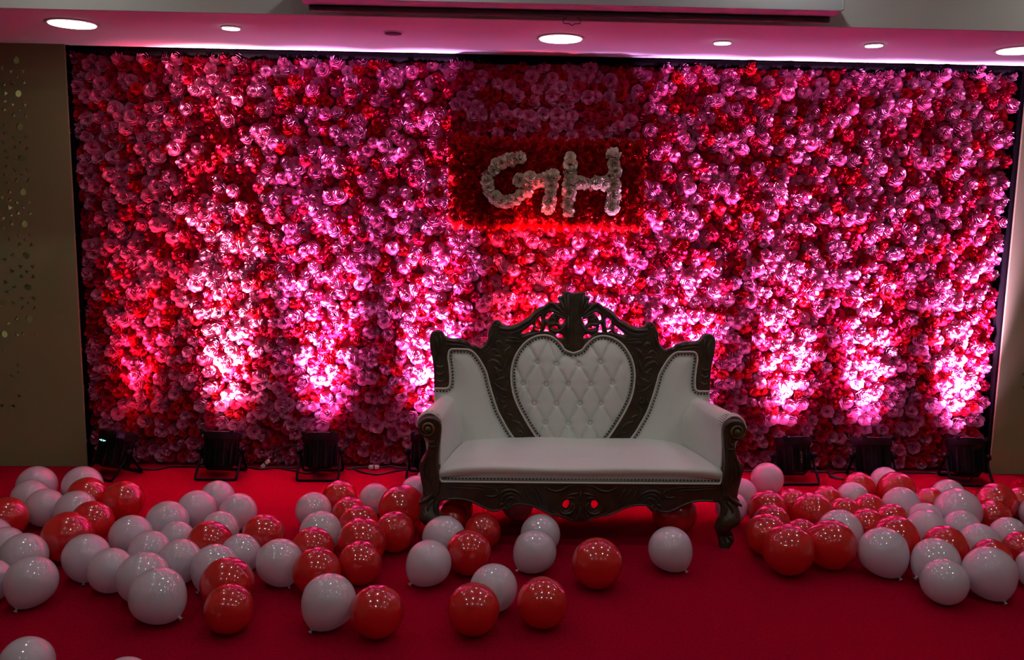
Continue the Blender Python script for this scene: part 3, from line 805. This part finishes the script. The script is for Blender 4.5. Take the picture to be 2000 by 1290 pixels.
    if sg < 0: F = [f[::-1] for f in F]
    F += [tuple(range(sd)), tuple(range((len(lr)-1)*sd, len(lr)*sd))]
    leg = obj('leg', (np.array(V), F), M['wood'], sofa)
    PC = []
    for pts, r in (([(1750, 250), (1800, 300), (1880, 355), (1905, 372)], .009), ([(1740, 320), (1790, 380), (1800, 450)], .009), ([(1700, 330), (1720, 400), (1700, 470)], .008), ([(1860, 420), (1840, 490), (1800, 540)], .009), ([(1760, 720), (1800, 760), (1780, 810)], .009), ([(1690, 720), (1720, 780), (1720, 840)], .008)):
        Q = catmull(A6(pts), 5); k = np.linspace(0, 1, len(Q)); rr = r*(.3+.7*np.sin(PI*np.clip(k*.9+.08, 0, 1)))
        PC.append(tube(np.stack([X0+sg*Q[:, 0], -1.288-.015*np.sin(PI*np.clip((Q[:, 1]-.05)/.2, 0, 1)), Q[:, 1]], 1), rr, 6, N=YN, h=rr))
    obj('knee_carving', join(*PC[:4]), M['wood'], leg)
    for q in PC[4:]: obj('foot_carving', q, M['wood'], leg)
    # side rail and rear leg
    obj('side_rail', bbox(X0+sg*.70-.022, X0+sg*.70+.022, -1.235, -.72, .20, .315), M['wood'], sofa, smooth=False)
    V = []
    for z, y, h1 in ((0, -.66, .020), (.06, -.685, .022), (.14, -.70, .025), (.32, -.72, .030)):
        V += [(X0+sg*.66+q*h1, y+r*h1, z) for q, r in ((-1, -1), (1, -1), (1, 1), (-1, 1))]
    obj('leg', (np.array(V), grid_faces(4, 4, True)+[(0, 1, 2, 3), (12, 13, 14, 15)]), M['wood'], sofa, smooth=False)

# ================================================================== FLOOR SPOTLIGHTS
PAR = []
def rotx(a): return Matrix.Rotation(a, 4, 'X')
def par_light(px, py, yaw, col, power, label, tilt=18, size=38, scale=1.0, text=None, display=False, floor_y=None, blend=1.0):
    p = onZ(px, py, 0.0) if floor_y is None else np.array([px, floor_y, 0])
    x, y = p[0], min(p[1], -.205)
    PAR.append((x, y, yaw))
    root = empty('par_light', (x, y, 0), label, 'spotlight', 'floor spotlights along the flower wall')
    s = scale
    # body: axis tilted towards the wall
    A = Matrix.Translation((x, y, 0.15*s)) @ Matrix.Rotation(yaw, 4, 'Z') @ rotx(-math.radians(tilt))
    prof = [(.0, -.105), (.055, -.105), (.068, -.100), (.074, -.085), (.076, -.05), (.092, .035), (.104, .06), (.108, .066), (.108, .105), (.102, .108), (.100, .10), (.098, .05)]
    body = obj('housing', lathe([(a*s, b*s) for a, b in prof], 28, M4=A), M['metal'], root, sharp=.7)
    R = [box(-.003*s, .003*s, .068*s, .100*s, -.09*s, .05*s)]
    fins = []
    for k in range(14):
        a = 2*PI*k/14
        fins.append((xf(R[0][0], A @ Matrix.Rotation(a, 4, 'Z')), R[0][1]))
    obj('cooling_fins', join(*fins), M['metal'], body, smooth=False)
    obj('lens', lathe([(0, .056*s), (.05*s, .058*s), (.095*s, .055*s)], 24, M4=A), mat('lens glow', (.2, .2, .2), .2, emit=col, estr=2.5), root)
    for a in (-1, 1):
        v, f = bbox(a*.085*s-.012*s, a*.085*s+.012*s, -.112*s, -.098*s, .088*s, .113*s, .002)
        obj('gel_clip', (xf(v, A), f), M['metal'], root, smooth=False)
    Z = Matrix.Translation((x, y, 0)) @ Matrix.Rotation(yaw, 4, 'Z')
    for sy, rch in ((-1, .115), (1, .085)):
        w0 = .118*s; U = [(-w0, 0, .15*s), (-w0, sy*.03, .10*s), (-w0*1.02, sy*rch*.9, .025), (-w0*.98, sy*rch, .010), (-w0*.86, sy*rch*1.02, .008), (0, sy*rch*1.02, .008), (w0*.86, sy*rch*1.02, .008), (w0*.98, sy*rch, .010), (w0*1.02, sy*rch*.9, .025), (w0, sy*.03, .10*s), (w0, 0, .15*s)]
        obj('yoke', tube(xf(np.array(U), Z), .0078, 8), M['metal'], root)
    for sx in (-1, 1):
        K = Matrix.Translation((sx*.118*s, 0, .15*s)) @ Matrix.Rotation(sx*PI/2, 4, 'Y')
        obj('knob', lathe([(0, -.012), (.012, -.012), (.017, 0), (.020, .010), (.018, .022), (0, .024)], 10, M4=Z @ K), M['metal'], root)
    if display:
        dp = []
        for k, hh in enumerate((.004, .010, .010, .005)):
            dp.append(box(-.028+k*.014, -.018+k*.014, -.0985, -.096, .045-hh/2, .045+hh/2))
        v, f = join(*dp); obj('display', (xf(v, A), f), M['led'], root, smooth=False)
        obj('tape', (xf(box(.084, .106, -.080, -.04, .075, .10)[0], A), box(0, 1, 0, 1, 0, 1)[1]), M['tape'], root, smooth=False)
    if text:
        fc = bpy.data.curves.new('t', 'FONT'); fc.body = text; fc.size = .021; fc.extrude = .0004; fc.align_x = 'CENTER'; fc.align_y = 'CENTER'
        fo = bpy.data.objects.new('t', fc); COL.objects.link(fo)
        dg = bpy.context.evaluated_depsgraph_get(); dg.update(); me = bpy.data.meshes.new_from_object(fo.evaluated_get(dg))
        V = np.array([v.co[:] for v in me.vertices]); F = [tuple(q.vertices) for q in me.polygons]
        bpy.data.objects.remove(fo); bpy.data.curves.remove(fc); bpy.data.meshes.remove(me)
        # lettering runs down the back of the housing
        V2 = np.stack([V[:, 1]+.010, -(.0885+.0*V[:, 0])-V[:, 2], -V[:, 0]-.005], 1)
        rad = .083+.19*(V2[:, 2]+.0)*.55
        V2[:, 1] = -np.sqrt(np.maximum(rad**2-V2[:, 0]**2, 0))-.0035-V[:, 2]
        obj('lettering', (xf(V2, A), F), M['ink'], root, smooth=False)
    L = bpy.data.lights.new('spot_lamp', 'SPOT'); L.energy = power*UP; L.color = col; L.spot_size = math.radians(size); L.spot_blend = blend; L.shadow_soft_size = .045
    lo = bpy.data.objects.new('spot_lamp', L); COL.objects.link(lo); lo.parent = root
    lo.matrix_local = Matrix.Translation((-x, -y, 0)) @ A @ Matrix.Translation((0, 0, .075*s)) @ Matrix.Rotation(PI, 4, 'X')
    # soft spill round the core of the same lamp
    L2 = bpy.data.lights.new('spot_spill', 'SPOT'); L2.energy = power*UP*.010; L2.color = col; L2.spot_size = math.radians(84); L2.spot_blend = 1.0; L2.shadow_soft_size = .06
    l2 = bpy.data.objects.new('spot_spill', L2); COL.objects.link(l2); l2.parent = root
    l2.matrix_local = Matrix.Translation((-x, -y, 0)) @ A @ Matrix.Rotation(-.10, 4, 'X') @ Matrix.Translation((0, 0, .095*s)) @ Matrix.Rotation(PI, 4, 'X')
    return root
YL = -0.265
par_light(228, 926, -.55, (1.0, .06, .16), 8, 'black floor spotlight with lit cyan digits at the perforated wall', display=True)
par_light(438, 924, -.03, (1.0, .62, .72), 62, 'black floor spotlight second along from the perforated wall')
par_light(630, 924, .02, (.92, .40, 1.0), 62, 'black floor spotlight with a raised cable loop beside it')
par_light(838, 924, 0, (.92, .42, 1.0), 62, 'black floor spotlight half hidden behind the sofa arm')
par_light(1040, 924, 0, (1.0, .08, .14), 60, 'black floor spotlight hidden behind the middle of the sofa back')
par_light(1178, 926, 0, (.92, .40, 1.0), 46, 'black floor spotlight hidden behind the sofa, next to its middle')
par_light(1345, 928, 0, (.92, .42, 1.0), 58, 'black floor spotlight hidden behind the sofa arm near the plain wall')
par_light(1540, 931, .06, (.96, .44, .95), 62, 'black floor spotlight with grey lettering down its back', text='GVCORY')
par_light(1692, 931, -.05, (.90, .44, 1.0), 56, 'black floor spotlight with a coil of cable on the carpet beside it')
par_light(1866, 930, -.12, (.90, .46, 1.0), 66, 'black floor spotlight beside the plain wall', tilt=20, size=42)

# cables along the foot of the wall
def cable(pts, label, r=.005, plugs=(), ymax=-.066):
    P = catmull(np.array([(onZ(a, b, h)[0], onZ(a, b, h)[1], h) for a, b, h in pts]), 8)
    P[:, 1] = np.minimum(P[:, 1], ymax)
    for (lx, ly, ya) in PAR:
        c_, s_ = math.cos(ya), math.sin(ya); dx_, dy_ = P[:, 0]-lx, P[:, 1]-ly
        u_ = c_*dx_+s_*dy_; v_ = -s_*dx_+c_*dy_
        for yb in (-.1173, .0867):
            d_ = np.hypot(np.maximum(np.abs(u_)-.118, 0), v_-yb)
            P[:, 2] = np.maximum(P[:, 2], .006+.020*np.exp(-(d_/.018)**2))
    root = empty('power_cable', (float(P[0][0]), float(P[0][1]), 0), label, 'cable', 'power cables at the foot of the flower wall')
    obj('cord', tube(P, r, 6), M['cable'], root)
    for (a, b, h, ang) in plugs:
        q = onZ(a, b, h); q[1] = min(q[1], -.068)
        A = Matrix.Translation(q) @ Matrix.Rotation(-ang, 4, 'Y')
        v1, f1 = bbox(-.034, .030, -.014, .014, -.012, .012, .005); v2, f2 = bbox(-.004, .004, -.0145, .0145, -.0125, .0125, .001)
        obj('plug', (xf(v1, A), f1), M['plug'], root, smooth=False)
        obj('plug_ring', (xf(v2, A), f2), M['cable'], root, smooth=False)
cable([(262, 915, .006), (300, 918, .006), (330, 912, .006), (352, 907, .006), (392, 910, .006), (430, 916, .006)], 'black power cable running between the first two floor spotlights')
cable([(470, 908, .006), (505, 916, .006), (540, 914, .006), (575, 920, .006), (600, 925, .006), (626, 920, .006)], 'black cable lying on the carpet below the cable with the slanting white plug')
cable([(512, 910, .01), (528, 897, .03), (545, 885, .06), (547, 873, .09), (560, 869, .13), (582, 871, .15), (594, 876, .14)], 'black cable with a slanting white plug, looping up beside a floor spotlight', plugs=[(527, 897, .03, .75)])
cable([(548, 895, .03), (549, 912, .006), (575, 914, .006), (592, 909, .006)], 'short black cable under the raised loop')
cable([(680, 912, .006), (705, 922, .006), (735, 927, .006), (765, 922, .006), (800, 917, .006), (830, 918, .006)], 'black cable sagging onto the carpet in front of the white adaptor', ymax=-.086)
cable([(690, 908, .006), (712, 911, .010), (731, 913, .014), (750, 911, .012), (762, 905, .02), (790, 909, .006), (826, 912, .006)], 'black power cable with a white adaptor near the sofa arm', plugs=[(731, 913, .014, 0.0)])
cable([(1450, 918, .006), (1480, 920, .006), (1510, 921, .006), (1530, 925, .006)], 'black cable running from behind the sofa to the lettered spotlight')
cable([(1580, 918, .006), (1612, 920, .006), (1625, 930, .006), (1655, 936, .006), (1662, 926, .006), (1635, 922, .006), (1622, 930, .010), (1645, 936, .010), (1672, 930, .006)], 'black cable coiled on the carpet between two floor spotlights')
cable([(1720, 922, .006), (1760, 921, .006), (1800, 922, .006), (1845, 928, .006), (1885, 940, .006), (1897, 936, .006), (1890, 926, .006), (1872, 930, .006)], 'black cable looped under the floor spotlight by the plain wall')

# ================================================================== CEILING FITTINGS
def disc_light(name, p, r, lit, label, cat, group, tilt=0.0):
    root = empty(name, (p[0], p[1], p[2]), label, cat, group)
    T = Matrix.Translation(p) @ Matrix.Rotation(PI, 4, 'X')
    obj('trim_ring', lathe([(r*.98, -.001), (r*1.14, -.001), (r*1.15, .003), (r*1.08, .006), (r*.99, .006)], 40, M4=T), M['trim'], root)
    T2 = Matrix.Translation((p[0], p[1], p[2]-.002)) @ Matrix.Rotation(PI+tilt, 4, 'X')
    obj(('diffuser_offscreen' if name.endswith('_offscreen') else 'diffuser') if lit else 'dark_lamp', lathe([(0, .009), (r*.6, .0085), (r*1.0, .0075)], 40, M4=T2), lit or M['rubber'], root)
    return root
gb = 'round downlights over the stage'
for (x, y), lb in (((141, 45), 'large round lit ceiling light at the perforated wall side'), ((1095, 74), 'large round lit ceiling light above the flower sign'), ((1992, 97), 'large round lit ceiling light at the plain wall side')):
    disc_light('round_downlight', onZ(x, y, ZS), .108, M['big'], lb, 'ceiling light', gb)
for (x, y), on, lb in (((451, 53), True, 'small lit ceiling spot between the large light and the unlit spot'), ((768, 63), False, 'small unlit ceiling spot with a dark centre'),
                       ((1411, 82), True, 'small lit ceiling spot nearer to the light above the sign'), ((1707, 87), True, 'small lit ceiling spot nearer to the plain wall')):
    disc_light('ceiling_spot', onZ(x, y, ZS), .043, M['small'] if on else None, lb, 'ceiling spot', 'small ceiling spots over the stage')
for i in range(3):
    for j in range(4):
        disc_light('hall_downlight_offscreen', np.array([-2.3+1.62*j+.25*(i % 2), -1.5-1.7*i, ZH]), .036, M['hall'], 'small round downlight in the ceiling of the hall', 'ceiling light', 'hall downlights')

# projector screen case under the fascia
cx0, cx1 = onY(587, 12, -1.2)[0], onY(1644, 25, -1.2)[0]
ps = empty('projector_screen', ((cx0+cx1)/2, -1.1, 2.50), 'long grey rolled projector screen case fixed above the flower wall', 'projector screen')
prof = catmull([(-1.20, 2.62), (-1.20, 2.515), (-1.192, 2.502), (-1.16, 2.498), (-1.09, 2.498), (-1.078, 2.502), (-1.075, 2.52), (-1.075, 2.62)], 3)
V = np.array([(x, y, z) for x in (cx0, cx1) for y, z in prof]); n = len(prof)
F = [(i, i+1, n+i+1, n+i) for i in range(n-1)]+[(n-1, 0, n, 2*n-1), tuple(range(n))[::-1], tuple(range(n, 2*n))]
obj('casing', (V, [f[::-1] for f in F]), M['casing'], ps, sharp=.5)
obj('screen_bar', bbox(cx0+.015, cx1-.012, -1.105, -1.078, 2.472, 2.499, .006), M['slot'], ps, smooth=False)
obj('end_cap', bbox(cx1-.002, cx1+.010, -1.205, -1.072, 2.505, 2.625, .003), M['casing'], ps, smooth=False)
obj('end_cap', bbox(cx0-.010, cx0+.002, -1.205, -1.072, 2.505, 2.625, .003), M['casing'], ps, smooth=False)
for xx in (cx0+.03, cx1-.03): obj('bracket', bbox(xx-.02, xx+.02, -1.08, -.999, 2.55, 2.60, .004), M['casing'], ps, smooth=False)
hp = np.array([onY(1090+a/32.25, 20+b/32.25, -1.09) for a, b in [(560, 470), (440, 520), (330, 560), (320, 650), (350, 820), (450, 835), (690, 845), (800, 930), (880, 970), (960, 930), (1030, 870), (1200, 855), (1400, 840), (1420, 700), (1410, 590), (1330, 540), (1220, 500)]])
obj('pull_handle', tube(hp, .0022, 6), M['wire'], ps)

# ================================================================== BALLOONS
A_ = ('W', 'R')
BAL = []
def add(reg, items):
    x0, y0, s = reg
    for it in items:
        c, X, Y, R = it[:4]
        knot = it[4] if len(it) > 4 and it[4] else None
        lab = it[5] if len(it) > 5 else None
        BAL.append([c, x0+X/s, y0+Y/s, R/s, None if knot is None else (x0+knot[0]/s, y0+knot[1]/s), lab])
add((0, 880, 2.857), [
    ('W', 203, 207, 110), ('W', 220, 288, 108), ('W', 230, 318, 108), ('W', 465, 208, 112), ('R', 463, 262, 114), ('R', 682, 277, 113), ('W', 372, 332, 117), ('R', 112, 362, 118), ('R', 465, 395, 120), ('R', 400, 463, 140),
    ('W', -12, 466, 97), ('W', 20, 520, 97), ('W', 133, 590, 131), ('W', 174, 731, 142, (130, 880)), ('W', -52, 725, 98, (5, 855)), ('W', 483, 598, 130, (505, 732)), ('W', 638, 673, 126), ('W', 785, 712, 145),
    ('W', 871, 797, 157, (1003, 902)), ('W', 735, 476, 120), ('W', 940, 396, 120), ('W', 1087, 335, 111), ('W', 1215, 263, 98), ('W', 1330, 341, 105), ('W', 1230, 442, 106), ('W', 987, 497, 99), ('W', 835, 563, 119),
    ('R', 1182, 518, 125), ('R', 1471, 474, 121), ('W', 1023, 623, 122, (1040, 748)), ('W', 1183, 657, 131, (1100, 787)), ('W', 1331, 571, 112), ('R', 1265, 748, 151), ('R', 1277, 870, 139), ('W', 1570, 627, 131, (1643, 765)),
    ('W', 1750, 332, 102), ('W', 1790, 460, 120), ('R', 1896, 258, 96), ('R', 1748, 540, 122), ('R', 1780, 666, 136), ('W', 1842, 846, 155, (1745, 1012)),
    ('W', 150, 1188, 150, None, 'white balloon lying apart on the carpet, farthest out from the flower wall'), ('W', 700, 1298, 130, None, 'white balloon at the front of the carpet, wide of the piles')])
add((650, 880, 2.857), [
    ('R', 95, 356, 99), ('R', 143, 410, 114), ('W', 234, 270, 83), ('R', 388, 322, 140), ('W', 540, 178, 80), ('W', 466, 222, 82), ('R', 356, 455, 116), ('R', 181, 515, 138), ('R', 137, 613, 124), ('W', 580, 456, 122),
    ('W', 535, 628, 129, (432, 740)), ('R', 760, 567, 130), ('R', 836, 450, 104), ('W', 1158, 466, 113, None, 'white balloon partly behind another white one, under the sofa rail'), ('W', 1127, 561, 123, (1033, 657), 'white balloon in front of another white one, near the sofa rail'),
    ('R', 1475, 627, 145, None, 'red balloon lying alone on the carpet before the middle of the sofa'), ('W', 1884, 551, 125, (1972, 677), 'white balloon lying alone on the carpet beside a carved sofa foot'),
    ('W', 896, 765, 136, None, 'white balloon half behind a red one, out on the open carpet'), ('R', 784, 884, 149, None, 'red balloon in front of a white one, out on the open carpet'),
    ('R', 1172, 848, 145, None, 'red balloon alone on the open carpet, next to a red and white pair'), ('R', 238, 897, 150, None, 'red balloon touching a white one out on the open carpet'),
    ('R', 665, 375, 100), ('R', 690, 330, 90), ('W', 1030, 300, 85), ('R', 1905, 350, 125)])
add((1350, 880, 3.077), [
    ('W', 456, 171, 100, None, 'pinkish white balloon beside the lettered floor spotlight'), ('W', 298, 260, 97), ('W', 252, 345, 85), ('R', 445, 352, 116), ('R', 607, 322, 92), ('R', 818, 305, 97), ('R', 1006, 238, 100), ('W', 1165, 187, 90), ('R', 1226, 237, 113), ('W', 996, 290, 98),
    ('R', 1056, 347, 94), ('R', 935, 374, 88), ('R', 727, 374, 126), ('R', 495, 438, 114), ('R', 382, 503, 130), ('R', 567, 570, 154), ('R', 655, 510, 82), ('W', 876, 492, 135), ('R', 866, 566, 151), ('R', 1058, 452, 107), ('R', 1201, 408, 97),
    ('W', 1272, 338, 114), ('R', 1450, 308, 89), ('W', 1528, 277, 101), ('W', 1618, 390, 140), ('W', 1405, 412, 104), ('W', 1410, 468, 122), ('W', 1635, 458, 113), ('W', 1720, 538, 119), ('R', 1840, 335, 121), ('R', 1798, 377, 92), ('R', 1992, 320, 78),
    ('W', 2042, 365, 80), ('W', 1910, 513, 111), ('R', 1239, 538, 140), ('W', 1171, 608, 148, (1247, 760)), ('R', 1526, 598, 136), ('W', 1464, 672, 143, (1343, 750)), ('W', 1511, 763, 137), ('W', 1767, 731, 156, (1815, 890)),
    ('R', 1800, 650, 120), ('R', 1965, 588, 110), ('W', 2050, 705, 106, (1975, 803))])
P3 = []
for b in BAL:
    d = ray(b[1], b[2]); t = CAM[2]/(b[3]/FPX*0.985-d[2]); R = b[3]*t/FPX*0.985
    R2 = min(max(R, .082), .118)
    t = (CAM[2]-R2)/(-d[2]); p = CAM+d*t
    P3.append([p[0], p[1], R2])
P3 = np.array(P3); P0 = P3.copy()
legs = [(X0+.722, -1.275, .072), (X0-.722, -1.275, .072), (X0+.66, -.67, .04), (X0-.66, -.67, .04)]
for it in range(160):
    D = P3[:, None, :2]-P3[None, :, :2]; dist = np.linalg.norm(D, axis=2)+np.eye(len(P3))*9
    need = (P3[:, None, 2]+P3[None, :, 2])*1.0
    # different radii resting on the floor: horizontal touch distance
    dz = P3[:, None, 2]-P3[None, :, 2]; need = np.sqrt(np.maximum(need**2-dz**2, 0))
    ov = np.maximum(need-dist, 0)
    push = (D/dist[..., None]*ov[..., None]).sum(1)*0.42
    for lx, ly, lrad in legs:
        dl = P3[:, :2]-np.array([lx, ly]); dd = np.linalg.norm(dl, axis=1); o_ = np.maximum(P3[:, 2]*.97+lrad-dd, 0)
        push += dl/dd[:, None]*o_[:, None]*.6
    P3[:, :2] += push+(P0[:, :2]-P3[:, :2])*0.02*(1-it/160)
    P3[:, 1] = np.minimum(P3[:, 1], -.42); P3[:, 0] = np.maximum(P3[:, 0], XL+P3[:, 2]+.005)
def balloon_mesh():
    prof = []
    for k in range(27):
        th = PI*k/26
        r = math.sin(th); z = math.cos(th)
        if th > PI/2:
            q = (th-PI/2)/(PI/2); z *= 1+.13*q**2; r *= 1-.07*math.sin(PI*q)*.5
        if k == 26: r = 0.035
        prof.append((max(r, 0), z))
    return lathe(prof, 36)
def knot_mesh():
    return lathe([(.02, -1.09), (.045, -1.115), (.055, -1.135), (.045, -1.16), (.028, -1.17), (.055, -1.20), (.085, -1.235), (.075, -1.24), (.03, -1.215), (.0, -1.21)], 12)
BVF, KVF = balloon_mesh(), knot_mesh()
def pile_of(px): return 0 if px < 560 else (1 if px < 1000 else 2)
bv = BVF[0]
for b, (x, y, R) in zip(BAL, P3):
    c, px, py = b[0], b[1], b[2]
    def turn(dn):
        dn = dn/np.linalg.norm(dn); q = Vector((0, 0, -1)).rotation_difference(Vector(dn))
        Rm = np.array(q.to_matrix()); return dn, q, Rm, (BVF[0]@Rm.T)[:, 2].min(), (KVF[0]@Rm.T)[:, 2].min()
    others = np.array([q for q in P3 if abs(q[0]-x)+abs(q[1]-y) > 1e-9])
    near = others[np.hypot(others[:, 0]-x, others[:, 1]-y) < .5]
    def clear(dn):   # room round the neck and knot
        m_ = 9.0
        for k_, r_ in ((1.0, .25), (1.2, .09)):
            t_ = np.array([x, y, R])+dn*R*k_
            if len(near): m_ = min(m_, (np.linalg.norm(near[:, [0, 1, 2]]-t_, axis=1)-near[:, 2]-r_*R).min())
            m_ = min(m_, min(math.hypot(t_[0]-lx, t_[1]-ly)-.055 for lx, ly, _q in legs))
        return m_
    if b[4] is not None:
        dx, dy = (b[4][0]-px), -(b[4][1]-py); im = _r*dx+_u*dy; im /= np.linalg.norm(im)
        for k_ in np.arange(.22, 2.0, .06):      # the knot lies on the carpet, not in it
            dn, q, Rm, z0_, z1_ = turn(im-_f*k_)
            if z1_ >= z0_-.004: break
    else:
        best = None
        for _k in range(120):
            a = rng.uniform(-2.6, 2.6); c_ = turn(np.array([math.sin(a), abs(math.cos(a))*.9+.1, rng.uniform(-.6, .25)]))
            if c_[4] < c_[3]: continue
            g_ = min(clear(c_[0]), .026)+.006*float(np.dot(c_[0], _f))
            if best is None or g_ > best[0]: best = (g_, c_)
        dn, q, Rm, z0_, z1_ = best[1]
    zmin = (bv@Rm.T)[:, 2].min()*R
    bm2 = M['bw' if c == 'W' else 'br']
    o = bpy.data.objects.new('balloon', mesh('balloon', BVF[0]@Rm.T*R, BVF[1], bm2)); COL.objects.link(o)
    o.location = (x, y, -zmin-.001)
    k = bpy.data.objects.new('knot', mesh('knot', KVF[0]@Rm.T*R, KVF[1], bm2)); COL.objects.link(k); k.parent = o
    cn = 'white' if c == 'W' else 'red'
    lab = b[5]
    if lab is None:
        if 860 < px < 1400 and py < 1010 and y > -1.25: lab, g = cn+' balloon in the shade under the sofa', cn+' balloons under the sofa'
        else:
            pile = pile_of(px)
            ys = np.array([q[1] for bb, q in zip(BAL, P3) if bb[5] is None and pile_of(bb[1]) == pile])
            lo_, hi_ = np.quantile(ys, (.33, .67))
            row = 'at the flower wall edge of' if y > hi_ else ('at the open carpet edge of' if y < lo_ else 'in the middle of')
            size = 'large ' if R > .108 else ('small ' if R < .092 else '')
            kn_ = ' with knot showing' if b[4] is not None else ''
            lab = size+cn+' balloon'+kn_+' '+row+' '+('the perforated wall pile', 'the sofa arm heap', 'the plain wall pile')[pile]
            g = cn+' balloons of '+('the pile by the perforated wall', 'the heap by the sofa arm', 'the pile by the plain wall')[pile]
        tag(o, lab, 'balloon', g)
    else: tag(o, lab, 'balloon')
for o in SC.objects:
    if '_org' in o.keys(): del o['_org']
